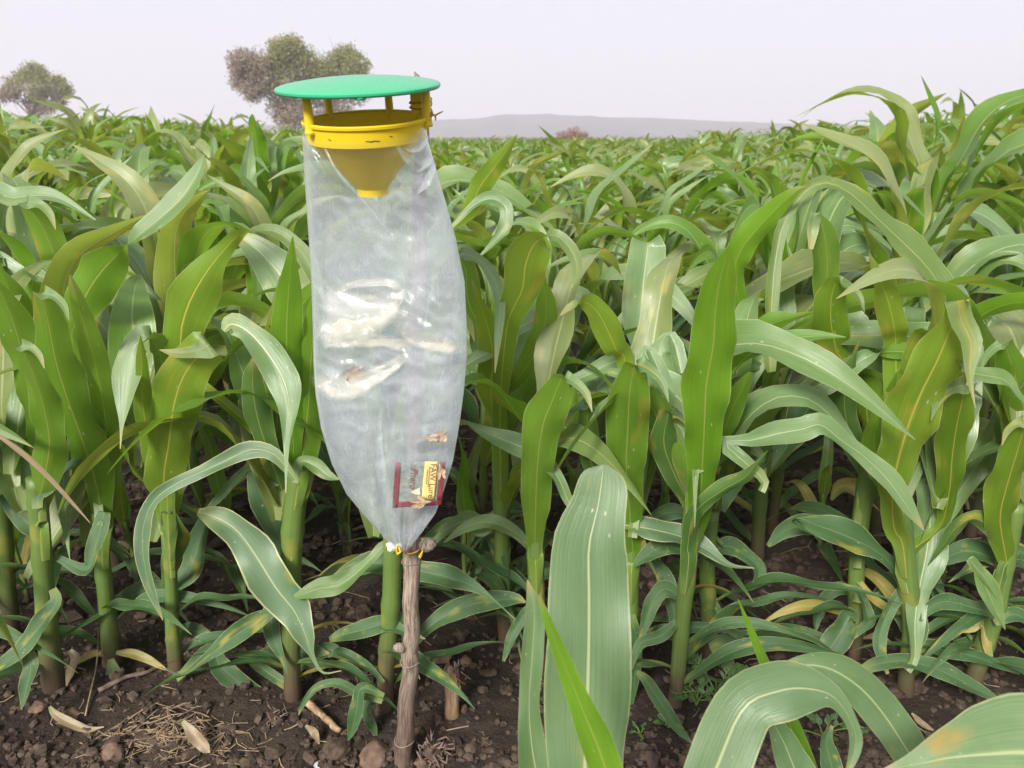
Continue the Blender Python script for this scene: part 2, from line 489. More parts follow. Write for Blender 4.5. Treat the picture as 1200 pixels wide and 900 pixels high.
def limbs(base, targets, r0, rnd):
    V, F = [], []
    for tg in targets:
        b = Vector(base); t = Vector(tg)
        mid = b.lerp(t, 0.5) + Vector((rnd.uniform(-.4, .4), rnd.uniform(-.4, .4), rnd.uniform(0, .6))) * (t - b).length * 0.15
        pts = [b, b.lerp(mid, .5), mid, mid.lerp(t, .5), t]
        v, f, _ = tube(pts, [r0, r0 * .8, r0 * .6, r0 * .4, r0 * .15], 6)
        o = len(V); V += v; F += [tuple(i + o for i in q) for q in f]
        for _k in range(5):
            s = pts[2].lerp(t, rnd.random())
            e = s + Vector((rnd.gauss(0, 1), rnd.gauss(0, 1), rnd.gauss(0.3, 1))).normalized() * (t - b).length * rnd.uniform(.2, .4)
            v, f, _ = tube([s, s.lerp(e, .5) + Vector((0, 0, .05)), e], [r0 * .25, r0 * .16, r0 * .05], 5)
            o = len(V); V += v; F += [tuple(i + o for i in q) for q in f]
    return V, F

def far_tree(name, Y, base_px, clumps_px, label, size, n_per, seed, cat='tree', mats=('olive', 'greygreen'), fork=0.35, r0=0.22, trunk=True):
    rnd = random.Random(seed)
    base = px(base_px[0], 160, Y); base.z = 0
    root = thing(name, base, label, cat)
    pxm = Y / (cp + 0.32 * sp) / 900      # metres per pixel there
    cl_a, cl_b, tg = [], [], []
    for (x, y, rx, ry, dens, which) in clumps_px:
        c = px(x, y, Y) - base + Vector((0, rnd.uniform(-1, 1) * rx * pxm * 0.8, 0))
        (cl_a if which == 0 else cl_b).append((c, (rx * pxm, rx * pxm, ry * pxm), dens))
        tg.append(c)
    top = max(t.z for t in tg)
    fk = Vector((0, 0, top * fork))
    v, f, u = tube([(0, 0, -0.3), (r0 * .2, 0, fk.z * .5), fk], [r0 * 1.3, r0, r0 * .85], 9)
    link_mesh('trunk', mesh_from('trunk', v, f, M['bark']), root)
    v, f = limbs(fk, tg, r0 * .62, rnd)
    link_mesh('limbs', mesh_from('limbs', v, f, M['bark']), root)
    if cl_a:
        v, f = leaf_cloud(cl_a, n_per, size, rnd)
        link_mesh('crown', mesh_from('crown', v, f, M[mats[0]], smooth=False), root)
    if cl_b:
        v, f = leaf_cloud(cl_b, n_per, size, rnd)
        link_mesh('crown', mesh_from('crown', v, f, M[mats[1]], smooth=False), root)
    return root

far_tree('broad_tree', 80, (345, 150), [
    (340, 58, 22, 14, 1.2, 0), (352, 76, 26, 18, 1.3, 0), (325, 72, 12, 20, .8, 0), (372, 86, 18, 16, .9, 0), (405, 66, 15, 12, .8, 0), (420, 80, 15, 14, .7, 0),
    (288, 72, 16, 12, .7, 1), (282, 92, 16, 14, .7, 1), (298, 108, 14, 12, .5, 1), (312, 92, 16, 16, .5, 1), (392, 92, 20, 16, .7, 1), (335, 105, 20, 18, .5, 1),
    (330, 128, 20, 18, .9, 1), (350, 138, 24, 14, .9, 1), (385, 122, 28, 18, .8, 1), (415, 108, 18, 16, .6, 1), (372, 106, 22, 16, .7, 0), (300, 88, 22, 20, .5, 1), (322, 92, 28, 24, .6, 0), (382, 98, 34, 24, .6, 0), (392, 78, 20, 16, .6, 0), (308, 78, 16, 18, .6, 1)],
    'broad olive-green tree rising behind the green lid of the trap', 0.135, 270, 3)
far_tree('small_tree', 95, (42, 150), [
    (38, 82, 11, 8, .8, 0), (24, 90, 9, 7, .6, 0), (48, 90, 9, 9, .6, 0), (64, 96, 9, 9, .7, 0), (75, 104, 7, 8, .6, 0), (10, 100, 9, 9, .6, 0), (18, 108, 10, 8, .6, 1), (52, 108, 12, 9, .7, 0),
    (35, 116, 12, 7, .6, 0), (66, 115, 10, 9, .5, 1), (42, 128, 10, 8, .4, 1), (60, 126, 8, 8, .3, 1), (4, 112, 8, 8, .5, 1), (45, 100, 22, 14, .7, 0)],
    'small loose tree at the far left behind the maize', 0.14, 150, 5, r0=0.2)
far_tree('dry_bush', 45, (672, 160), [(672, 158, 10, 8, 1.0, 0), (660, 161, 8, 6, .7, 0), (684, 161, 7, 5, .7, 0), (670, 165, 14, 6, .8, 0)],
         'russet dry bush just above the maize in front of the hills', 0.05, 90, 8, cat='bush', mats=('russet', 'russet'), fork=0.1, r0=0.06)
far_tree('dry_bush', 50, (1056, 160), [(1056, 147, 7, 5, .8, 0), (1050, 152, 9, 6, .8, 0), (1064, 154, 8, 6, .7, 0)],
         'small brownish bush peeping over the tall maize leaves at right', 0.05, 80, 9, cat='bush', mats=('russet', 'greygreen'), fork=0.1, r0=0.06)

# ------------------------------------------------------------------ maize leaves
def ribbon(C, BW, nseg, ncross, fold, ruffle, waves, seed, rag=0.03, clasp=0.0):
    """leaf blade: C centre line, BW across half-vectors (towards the right-hand margin); returns verts, faces, uvs"""
    rnd = random.Random(seed)
    n = len(C)
    t = np.linspace(0, n - 1, nseg + 1)
    Cs = catmull(C, t); Bs = catmull(BW, t)
    T = np.gradient(Cs, axis=0)
    T /= np.linalg.norm(T, axis=1)[:, None] + 1e-9
    W = np.linalg.norm(Bs, axis=1)
    Bn = Bs - T * (Bs * T).sum(1)[:, None]
    Bn /= np.linalg.norm(Bn, axis=1)[:, None] + 1e-9
    Nn = np.cross(Bn, T)
    us = np.linspace(-1, 1, ncross)
    s = np.concatenate([[0], np.cumsum(np.linalg.norm(np.diff(Cs, axis=0), axis=1))])
    s /= s[-1] + 1e-9
    pl, pr = rnd.uniform(0, 6.28), rnd.uniform(0, 6.28)
    V = np.zeros((nseg + 1, ncross, 3)); U = np.zeros((nseg + 1, ncross, 2))
    env = np.minimum(1, np.minimum(s * 6 + .2, (1 - s) * 3 + 0.0))
    wob = np.array([mnoise.noise(Vector((x * 9, seed * 1.7, 0))) for x in s])
    wob2 = np.array([mnoise.noise(Vector((x * 9, seed * 1.7, 40))) for x in s])
    for k, u in enumerate(us):
        ph = pl if u < 0 else pr
        ragk = 1 + rag * 2 * (wob if u < 0 else wob2)
        off = (fold + clasp * np.exp(-s / 0.045)) * W * (abs(u) ** 1.25) + ruffle * W * u * u * np.sin(2 * math.pi * waves * s + ph) * env
        V[:, k] = Cs + Bn * (W * u * ragk * math.sqrt(max(0.2, 1 - fold * fold * .5)))[:, None] + Nn * off[:, None]
        U[:, k, 0] = (u + 1) / 2; U[:, k, 1] = s
    idx = np.arange((nseg + 1) * ncross).reshape(nseg + 1, ncross)
    F = np.stack([idx[:-1, :-1], idx[:-1, 1:], idx[1:, 1:], idx[1:, :-1]], -1).reshape(-1, 4)
    return V.reshape(-1, 3), F, U.reshape(-1, 2)

RIGHT = Vector((1, 0, 0)); UPV = Vector((0, sp, cp)); FWD = Vector((0, cp, -sp))
_leaf_no = [0]
def traced_leaf(st, Y0, k=0.55, fold=0.27, ruffle=0.30, waves=None, mat='leaf', rag=0.03, sheath=None):
    """blade along stations (x, y, half width in photo pixels; > 0 where its upper face shows, < 0 where its underside shows; None at a turn)
    starting Y0 metres ahead; the blade leans so that upper faces look up at the sky and undersides look down"""
    _leaf_no[0] += 1
    seed = _leaf_no[0]
    st = list(st)
    if st[-1][2] is not None and abs(st[-1][2]) > 3.5:          # every blade ends in a point
        w_ = st[-1][2]; x_, y_ = st[-1][0], st[-1][1]
        dx, dy = x_ - st[-2][0], y_ - st[-2][1]; L_ = math.hypot(dx, dy) or 1
        if w_ < -9 and dy < 0:           # an upright blade folds over and hangs to one side
            aw = abs(w_); sd = 1 if (seed * 7) % 3 else -1
            st += [(x_ + dx / L_ * aw * .55 + sd * 2, y_ + dy / L_ * aw * .55, None), (x_ + sd * aw * 1.1, y_ - aw * .25, aw * .55 * sd if False else aw * .50),
                   (x_ + sd * aw * 2.1, y_ + aw * .7, aw * .42), (x_ + sd * aw * 2.6, y_ + aw * 2.2, .4)]
        else:
            e = 3.6 * abs(w_) + 8
            st.append((x_ + dx / L_ * e * .5, y_ + dy / L_ * e * .5, w_ * .62))
            st.append((x_ + dx / L_ * e, y_ + dy / L_ * e, .4 if w_ > 0 else -.4))
    for i in range(len(st)):        # widths were read along the picture's axes: bring them square to the blade
        s_ = st[i]
        if s_[2] is None: continue
        a_, b_ = st[max(0, i - 1)], st[min(len(st) - 1, i + 1)]
        L_ = math.hypot(b_[0] - a_[0], b_[1] - a_[1]) or 1
        st[i] = (s_[0], s_[1], s_[2] * max(.72, max(abs(b_[0] - a_[0]), abs(b_[1] - a_[1])) / L_) * .95) + tuple(s_[3:])
    n = len(st)
    P2 = np.array([(s[0], s[1]) for s in st], float)
    sg = []
    last = 1
    for s in st:
        if s[2] is not None and abs(s[2]) > 0.01: last = 1 if s[2] > 0 else -1
        sg.append(last)
    Ys = [Y0]
    m_px = Y0 / 900
    for i in range(1, n):
        kk = 0.5 * (sg[i] + sg[i - 1]) * k
        Ys.append(Ys[-1] + kk * (-(P2[i, 1] - P2[i - 1, 1])) * m_px)
    if sheath is not None:
        Ys = [sheath, sheath + .35 * (Y0 - sheath)] + [y + Y0 - Ys[2] for y in Ys[2:]]
    C = [px(P2[i, 0], P2[i, 1], max(0.3, Ys[i])) for i in range(n)]
    BW = [None] * n
    for i in range(n):
        w = st[i][2]
        if w is None: continue
        a, b = P2[max(0, i - 1)], P2[min(n - 1, i + 1)]
        tx, ty = b[0] - a[0], -(b[1] - a[1])
        L = math.hypot(tx, ty) or 1
        S = RIGHT * (ty / L) + UPV * (-tx / L)      # right-hand side of travel on the picture
        sgn = 1 if w > 0 else (-1 if w < 0 else sg[i])
        wt_ = st[i][3] if len(st[i]) > 3 else abs(w)
        wt_ = max(wt_, 0.3)
        zc = zc_of(C[i])
        if wt_ > abs(w) + .01:
            c = w / wt_
            B = S * c + FWD * math.sqrt(max(0, 1 - c * c))
        else:
            up = S.dot(UPV) * sgn
            B = S * sgn + FWD * (up * k * sgn)
        BW[i] = B * (wt_ * zc / 900)
    for i in range(n):
        if BW[i] is None:
            p = next(j for j in range(i - 1, -1, -1) if BW[j] is not None)
            q = next(j for j in range(i + 1, n) if BW[j] is not None)
            BW[i] = BW[p].lerp(BW[q], (i - p) / (q - p))
            wn = max(BW[p].length, BW[q].length) * 0.9
            if BW[i].length > 1e-6: BW[i] = BW[i].normalized() * wn
    length = sum((C[i] - C[i - 1]).length for i in range(1, n))
    if waves is None: waves = max(1.5, length / 0.095)
    V, F, U = ribbon([tuple(c) for c in C], [tuple(b) for b in BW], 34 if sheath is not None else 30, 9, fold, ruffle, waves, seed, rag, 0.8 if sheath is not None else 0.0)
    return V, F, U, M[mat]

def add_traced(root, st, Y0, label=None, **kw):
    V, F, U, m = traced_leaf(st, Y0, **kw)
    me = mesh_from('leaf', V, F, m, U)
    o = child_world('leaf', me, root)
    if label: o['label'] = label
    return o

def stalk_geom(pts, radii, seg=12):
    return tube(pts, radii, seg)

def traced_stalk(root, st, Y0, lean=0.0):
    """stalk through (x, y, half width px) from the soil up"""
    P, Rr = [], []
    n = len(st)
    base = px_ground(st[0][0], st[0][1])
    for i, (x, y, w) in enumerate(st):
        p = px(x, y, base.y + lean * i / (n - 1))
        if i == 0: p.z = -0.02
        P.append(p); Rr.append(w * zc_of(p) / 900)
    # smooth and add nodes
    tt = np.linspace(0, n - 1, 5 * n)
    Q = catmull([tuple(p) for p in P], tt); RR = catmull([[r] for r in Rr], tt)[:, 0]
    RR = np.array([r * (1.10 if i % 6 == 3 else 1.0) for i, r in enumerate(RR)])
    v, f, u = tube([Vector(q) for q in Q], RR, 14)
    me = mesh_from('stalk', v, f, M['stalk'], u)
    return child_world('stalk', me, root)

# library of blades that grow from the origin along +X
LEAFLIB = {}
def lib_leaf(kind, i, lowres=False, segs=10):
    rnd = random.Random(hash((kind, i)) % 99991 if False else (sum(ord(c) for c in kind) * 131 + i * 977))
    spec = {  # length, max half width, start angle from vertical, end angle, bend power
        'low':  ((.22, .36), (.012, .017), (38, 60), (105, 140), 0.9),
        'mid':  ((.38, .52), (.029, .038), (24, 42), (115, 176), 1.3),
        'high': ((.38, .52), (.031, .041), (16, 32), (100, 168), 1.8),
        'top':  ((.30, .43), (.026, .036), (4, 20), (45, 150), 2.0),
        'whorl': ((.20, .30), (.013, .020), (1, 9), (10, 90), 2.0)}[kind]
    L = rnd.uniform(*spec[0]); w = rnd.uniform(*spec[1]); a0 = R(rnd.uniform(*spec[2])); a1 = R(rnd.uniform(*spec[3])); pw = spec[4] * rnd.uniform(.8, 1.25)
    n = 7 if lowres else 12
    p = Vector((0, 0, 0)); C, B = [], []
    tw0 = R(rnd.uniform(-12, 12)); tw1 = R(rnd.uniform(-105, 105)); side = rnd.uniform(-.10, .10)
    yaw = 0.0
    kink = rnd.uniform(.36, .68)
    for j in range(n):
        s = j / (n - 1)
        kk = max(0.0, min(1.0, (s - kink + .17) / .34)); kk = kk * kk * (3 - 2 * kk)
        kw_ = 0.0 if kind == 'low' else .55
        a = a0 + (a1 - a0) * ((1 - kw_) * s ** pw + kw_ * kk) + 0.10 * math.sin(s * 9 + i)
        d = Vector((math.sin(a) * math.cos(yaw), math.sin(a) * math.sin(yaw), math.cos(a)))
        nrm = Vector((-math.cos(a) * math.cos(yaw), -math.cos(a) * math.sin(yaw), math.sin(a)))   # upper face
        across = d.cross(nrm)          # towards right-hand margin when nrm is up: B x T = N
        tw = tw0 + tw1 * s ** 1.5
        Bv = across * math.cos(tw) + nrm * math.sin(tw)
        prof = (0.20 + 0.80 * min(1, s / .26)) * (1 - max(0, (s - .34) / .66) ** 1.35)
        C.append(tuple(p)); B.append(tuple(Bv * w * max(prof, 0.012)))
        p = p + d * (L / (n - 1))
        yaw += side * 2 / n * s
    if lowres:
        return ribbon(C, B, segs, 3, .28, .0, 2, i)
    return ribbon(C, B, 22, 7, rnd.uniform(.15, .38), rnd.uniform(.16, .34), L / .12, i, clasp=.9)

KINDS = {'low': 8, 'mid': 16, 'high': 18, 'top': 16, 'whorl': 5}
LOWLIB = {}
def leaf_mat_for(kind, rnd):
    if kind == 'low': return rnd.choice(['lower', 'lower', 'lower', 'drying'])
    if kind == 'mid': return rnd.choice(['leaf', 'lower', 'olive_leaf', 'pale', 'yellow'])
    if kind == 'high': return rnd.choice(['leaf', 'pale', 'olive_leaf', 'yellow', 'pale', 'olive_leaf', 'bright'])
    if kind == 'top': return rnd.choice(['leaf', 'pale', 'yellow', 'olive_leaf', 'olive_leaf', 'bright'])
    return rnd.choice(['bright', 'leaf', 'yellow'])
_rm = random.Random(77)
for kd, cnt in KINDS.items():
    LEAFLIB[kd] = []
    LOWLIB[kd] = []
    for i in range(cnt):
        V, F, U = lib_leaf(kd, i)
        mname = leaf_mat_for(kd, _rm)
        LEAFLIB[kd].append(mesh_from('leaf', V, F, M[mname], U))
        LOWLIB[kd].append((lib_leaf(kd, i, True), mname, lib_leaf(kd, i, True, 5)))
STALKS = []
for i in range(4):
    pts, rr = [], []
    for j in range(13):
        s = j / 12
        pts.append(Vector((0.010 * math.sin(s * 3 + i), 0.008 * math.cos(s * 2.3 + i * 2), -0.03 + 0.47 * s)))
        rr.append((0.0108 - 0.0030 * s) * (1.12 if j % 3 == 1 else 1.0))
    v, f, u = tube(pts, rr, 10)
    STALKS.append(mesh_from('stalk', v, f, M['stalk'], u))

def leaf_plan(rnd):
    """(kind, index, height, turn, scale) of each leaf of a plant"""
    plan = []
    plane = rnd.uniform(0, math.pi)
    seq = ['low', 'low', 'low', 'mid', 'mid', 'mid', 'high', 'high', 'high', 'top', 'top', 'top', 'whorl']
    hts = [.05, .09, .13, .18, .23, .28, .32, .36, .39, .415, .43, .44, .445]
    for i, (kd, h) in enumerate(zip(seq, hts)):
        if kd == 'low' and rnd.random() < 0.25: continue
        az = plane + (i % 2) * math.pi + rnd.gauss(0, 0.30)
        plan.append((kd, rnd.randrange(KINDS[kd]), h + rnd.uniform(-.012, .012), az, rnd.uniform(.88, 1.12)))
    return plan

def grow_plant(x, y, z, scale, label, group, rnd, skip=()):
    root = thing('maize_plant', (x, y, z), label, 'maize plant', group)
    root.rotation_euler = (rnd.gauss(0, .05), rnd.gauss(0, .05), 0)
    root.scale = (scale,) * 3
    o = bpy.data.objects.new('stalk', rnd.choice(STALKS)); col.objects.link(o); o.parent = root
    for kd, i, h, az, s in leaf_plan(rnd):
        if kd in skip: continue
        o = bpy.data.objects.new('leaf', LEAFLIB[kd][i]); col.objects.link(o); o.parent = root
        o.location = (math.cos(az) * .006, math.sin(az) * .006, h); o.rotation_euler = (0, 0, az); o.scale = (s, s, s)
    return root

def place_lib_leaf(root, kd, i, loc, az, s=1.0, mat=None):
    me = LEAFLIB[kd][i % KINDS[kd]]
    o = bpy.data.objects.new('leaf', me); col.objects.link(o); o.parent = root
    o.location = loc; o.rotation_euler = (0, 0, az); o.scale = (s, s, s)
    return o

# ------------------------------------------------------------------ front maize plants, leaf by leaf
FRONT = 'maize plants of the front row'
NEAR = 'maize plants growing closest to the viewer'
BASES = []
def front_plant(base_px, label, stalk, leaves, lower=(), group=FRONT, lean=0.0, seed=0):
    b = px_ground(*base_px)
    root = thing('maize_plant', (b.x, b.y, 0), label, 'maize plant', group)
    BASES.append((b.x, b.y))
    if stalk: traced_stalk(root, stalk, b.y, lean)
    sx = sorted((s[1], s[0], s[2]) for s in stalk) if stalk else None
    for lf in leaves:
        kw = dict(lf[2]) if len(lf) > 2 else {}
        st, dY = list(lf[0]), lf[1]
        if sx:
            # the sheath: carry the blade's base down onto the stalk it grows from
            ys_ = [s[0] for s in sx]; xs_ = [s[1] for s in sx]; ws_ = [s[2] for s in sx]
            x0, y0, w0 = st[0][:3]
            near = abs(x0 - float(np.interp(y0, ys_, xs_))) < 30
            top_y = ys_[0]
            sgn = -1 if (w0 or 1) < 0 else 1
            if w0 is not None and abs(w0) > 5.5 and 0 <= y0 <= 905:
                dy = 16 if near else 34
                ya = max(y0 + dy, top_y + 10); xa = float(np.interp(ya, ys_, xs_)); wa = float(np.interp(ya, ys_, ws_))
                yb = ya + 42; xb = float(np.interp(yb, ys_, xs_)); wb = float(np.interp(yb, ys_, ws_))
                if sgn > 0 and ya < 860:
                    st = [(xa, ya, min(wa * .6, w0))] + st
                elif ya < 860:
                    st = [(xb, yb, sgn * wb * .5), (xa, ya, sgn * min(wa * 1.1, max(abs(w0), wa)))] + st
                    dY = max(min(dY, .03), -.03) if near else dY
                    kw['sheath'] = (b.y - .0155 if sgn < 0 else b.y + .0155)
        add_traced(root, st, b.y + dY, **kw)
    for (kd, i, h, az, s) in lower:
        place_lib_leaf(root, kd, i, (0, 0, h), R(az), s)
    rl = random.Random(int(base_px[0]))
    for j, (kd, hh) in enumerate((('high', .30), ('high', .33), ('high', .36), ('top', .40))):       # further blades behind and between the traced ones
        az_ = rl.choice((75, 110, 30, 150, 205, 335)) + rl.uniform(-20, 20)
        place_lib_leaf(root, kd, rl.randrange(KINDS[kd]), (0, .012, hh + rl.uniform(-.02, .02)), R(az_), rl.uniform(.8, 1.0))
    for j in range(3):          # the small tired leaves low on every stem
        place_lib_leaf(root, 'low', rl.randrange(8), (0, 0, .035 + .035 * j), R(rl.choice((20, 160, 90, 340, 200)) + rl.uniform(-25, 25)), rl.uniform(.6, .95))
    return root

front_plant((14, 748), 'maize plant at the left picture edge behind its thick-stemmed neighbour', [(14, 748, 9), (8, 680, 9), (4, 600, 9), (0, 540, 9)], [
    ([(0, 560, 8), (20, 600, 13), (45, 622, 13), (66, 634, 2)], -.02, dict(mat='lower')),
    ([(-30, 545, 14), (0, 553, 18), (35, 551, 17), (60, 542, 10), (74, 536, 1)], -.05, dict(mat='pale')),
    ([(0, 470, -12), (12, 420, -20), (15, 370, -22), (10, 340, -16), (2, 318, -4)], .0),
    ([(2, 450, -10), (22, 400, -18), (34, 360, -20), (38, 330, -14)], .04),
    ([(0, 320, 10), (-8, 310, 14), (18, 322, 15), (46, 345, 14), (66, 372, 9), (72, 402, 2)], -.02, dict(mat='pale')),
], [('high', 2, .36, 200, 1), ('mid', 3, .25, 170, 1)])

front_plant((64, 815), 'thick-stemmed maize plant with a dark purple stalk base at far left', [(64, 815, 12), (58, 760, 12), (52, 690, 11), (47, 620, 11), (42, 560, 11)], [
    ([(62, 690, 5), (66, 706, 9), (46, 735, 15), (20, 765, 14), (-8, 787, 6)], -.03, dict(mat='lower')),
    ([(26, 748, 4), (36, 778, 10), (31, 805, 8), (25, 832, 1)], -.05, dict(mat='lower')),
    ([(43, 600, -10), (52, 560, -18), (58, 520, -20), (52, 480, -19), (40, 440, -16), (26, 410, -10)], 0),
    ([(46, 580, 10), (60, 568, 14), (72, 556, 10)], -.02, dict(mat='lower')),
    ([(42, 540, -8), (40, 480, -16), (30, 430, -22), (18, 385, -22), (4, 350, -14), (-4, 330, -3)], .05),
    ([(75, 335, -12), (64, 300, -19), (50, 268, -20), (34, 243, -12)], .12, dict(mat='leaf')),
    ([(-30, 240, 13), (15, 232, 13), (48, 229, 11), (75, 235, 6), (112, 258, 1)], .16, dict(mat='pale')),
], [('low', 1, .05, 250, .8), ('mid', 7, .2, 60, .9)])

front_plant((131, 786), 'maize plant with a green hanging bottom leaf and yellowed leaves on its stem', [(131, 786, 10), (129, 750, 10), (124, 700, 9), (119, 650, 9), (117, 600, 9)], [
    ([(130, 772, 4), (133, 790, 10), (134, 815, 12), (133, 842, 9), (132, 860, 5), (135, 876, .5)], -.02, dict(mat='lower', fold=.12)),
    ([(136, 765, 2), (155, 766, 5), (172, 772, 5), (188, 781, 3), (197, 786, .5)], -.01, dict(mat='drying')),
    ([(124, 767, 2), (110, 766, 4), (95, 773, 4), (80, 785, 2)], -.01, dict(mat='drying')),
    ([(122, 600, 9), (112, 640, 10), (102, 668, 8), (70, 655, 4)], -.03, dict(mat='lower')),
    ([(120, 610, -11), (112, 565, -20), (98, 520, -26), (80, 470, -27), (66, 425, -25), (58, 385, -20), (50, 350, -12)], 0, dict(mat='leaf', fold=.3)),
    ([(124, 600, -10), (126, 540, -15), (122, 480, -18), (112, 430, -16), (100, 385, -15), (88, 345, -8), (82, 322, -1)], .02, dict(mat='leaf')),
    ([(122, 570, 10), (130, 500, 16), (129, 430, 26), (127, 375, 27), (128, 342, 25), (138, 324, None), (160, 332, 8), (178, 345, 5), (192, 354, .5)], .06, dict(mat='yellow')),
    ([(86, 420, -12), (90, 375, -18), (104, 340, -30), (128, 308, None), (160, 278, 14), (194, 250, 20), (216, 228, 19), (231, 203, 11), (239, 181, .5)], .02, dict(mat='leaf', k=.4)),
    ([(88, 330, 10), (80, 360, 16), (92, 400, 14), (104, 440, 10)], -.02),
], [('low', 3, .08, 160, .9), ('mid', 1, .22, 100, .95)])

front_plant((207, 797), 'maize plant with a bright yellow midrib on its upright leaf', [(207, 797, 9), (205, 765, 9), (202, 735, 8), (201, 690, 7), (198, 640, 8), (196, 590, 9)], [
    ([(196, 610, -12), (192, 560, -24), (198, 520, -25), (203, 480, -30), (212, 448, -32), (226, 424, -30), (246, 404, None), (228, 412, 9), (208, 414, 6), (187, 410, .5)], 0, dict(mat='yellow', fold=.12)),
    ([(190, 440, -9), (186, 412, -12), (176, 398, None), (160, 403, 22), (153, 430, 21), (147, 468, 12), (143, 498, 3), (141, 526, .5)], -.03, dict(mat='pale')),
    ([(232, 600, 4), (252, 606, 15), (278, 622, 23), (300, 652, 29), (324, 690, 29), (344, 715, 23), (357, 742, 14), (365, 766, 4), (378, 788, 1.5), (400, 786, .5)], -.06, dict(mat='edged', k=.4, rag=.09)),
    ([(203, 790, 8), (211, 812, 12), (232, 842, 13), (252, 862, 7), (271, 880, .5)], -.02, dict(mat='lower', k=.4)),
    ([(246, 762, 8), (258, 780, 15), (284, 803, 16), (314, 826, 13), (340, 846, 9), (362, 856, 1)], -.03, dict(mat='lower', k=.4)),
    ([(196, 600, -9), (205, 630, -16), (200, 655, -12)], -.02, dict(mat='lower')),
    ([(206, 690, 8), (222, 670, 16), (232, 640, 14), (240, 610, 8)], .04, dict(mat='lower')),
    ([(200, 620, -8), (180, 540, -14), (168, 480, -12), (166, 430, -8)], .05, dict(mat='yellow')),
    ([(205, 740, 4), (222, 738, 8), (240, 745, 8), (252, 756, 3)], .03, dict(mat='lower')),
    ([(206, 700, 6), (178, 690, 10), (150, 700, 10), (125, 715, 2)], .05, dict(mat='lower')),
], [('high', 5, .36, 60, .9), ('mid', 2, .24, 80, .9)])

front_plant((343, 826), 'tall leafy maize plant left of the plastic bag', [(343, 826, 9), (342, 780, 10), (341, 720, 11), (341, 660, 12), (345, 600, 13), (352, 540, 12)], [
    ([(346, 562, 4), (322, 533, 10), (294, 527, 11), (264, 540, 10), (236, 553, 9), (206, 567, 9), (182, 585, 11), (169, 612, 11), (167, 645, 9), (175, 685, 7), (191, 727, .5)], -.06, dict(mat='edged', k=.25)),
    ([(346, 566, 4), (352, 542, 8), (368, 545, 9), (384, 557, 7), (397, 562, 1)], -.04, dict(mat='leaf')),
    ([(262, 388, 5), (272, 380, 14), (292, 390, 17), (314, 415, 22), (333, 448, 21), (339, 482, 12), (336, 522, 4), (335, 578, .5)], -.09, dict(mat='pale')),
    ([(345, 540, -8), (342, 480, -17), (337, 430, -19), (336, 385, -20), (338, 345, -16), (341, 310, -8), (343, 277, -.5)], -.01, dict(mat='bright', fold=.15)),
    ([(225, 440, -10), (212, 400, -24), (219, 362, -32), (238, 325, -27), (260, 296, -15), (284, 274, None), (320, 270, 9), (346, 287, 13), (364, 312, 12), (376, 345, 4)], .02, dict(mat='yellow', k=.35)),
    ([(370, 400, 16), (352, 362, 29), (330, 325, 32), (306, 297, 25), (286, 281, 12), (276, 275, 1)], .05, dict(mat='pale', k=.5)),
    ([(348, 600, -9), (354, 540, -19), (361, 480, -20), (364, 430, -20), (368, 380, -14), (370, 340, -3)], .03),
    ([(335, 650, 9), (320, 610, 16), (308, 572, 19), (298, 547, 14), (286, 552, 6), (262, 578, 8), (238, 602, 3)], .06, dict(mat='lower', k=.3)),
    ([(340, 600, -8), (318, 540, -14), (302, 490, -17), (296, 450, -14), (298, 420, -3)], .07, dict(mat='lower')),
    ([(333, 690, 8), (318, 716, 9), (298, 730, 14), (268, 750, 14), (240, 772, 6), (214, 790, 1.5), (189, 782, .5)], -.03, dict(mat='lower', k=.3)),
    ([(296, 774, 6), (315, 767, 9), (344, 764, 9), (368, 764, 7), (386, 766, 1)], .0, dict(mat='lower', k=.9)),
    ([(344, 740, 5), (362, 700, 8), (392, 672, 9), (420, 668, 8)], .04, dict(mat='leaf')),
    ([(346, 790, 4), (360, 775, 7), (385, 762, 8), (404, 772, 5), (428, 798, 1)], .03, dict(mat='lower')),
    ([(340, 650, 6), (326, 690, 12), (318, 735, 11), (330, 770, 4)], .04, dict(mat='lower')),
    ([(330, 420, -12), (338, 380, -15), (360, 350, -16), (380, 330, -10)], .06),
], [('high', 9, .38, 20, .9), ('low', 5, .06, 200, .8), ('low', 2, .07, 330, .8)])

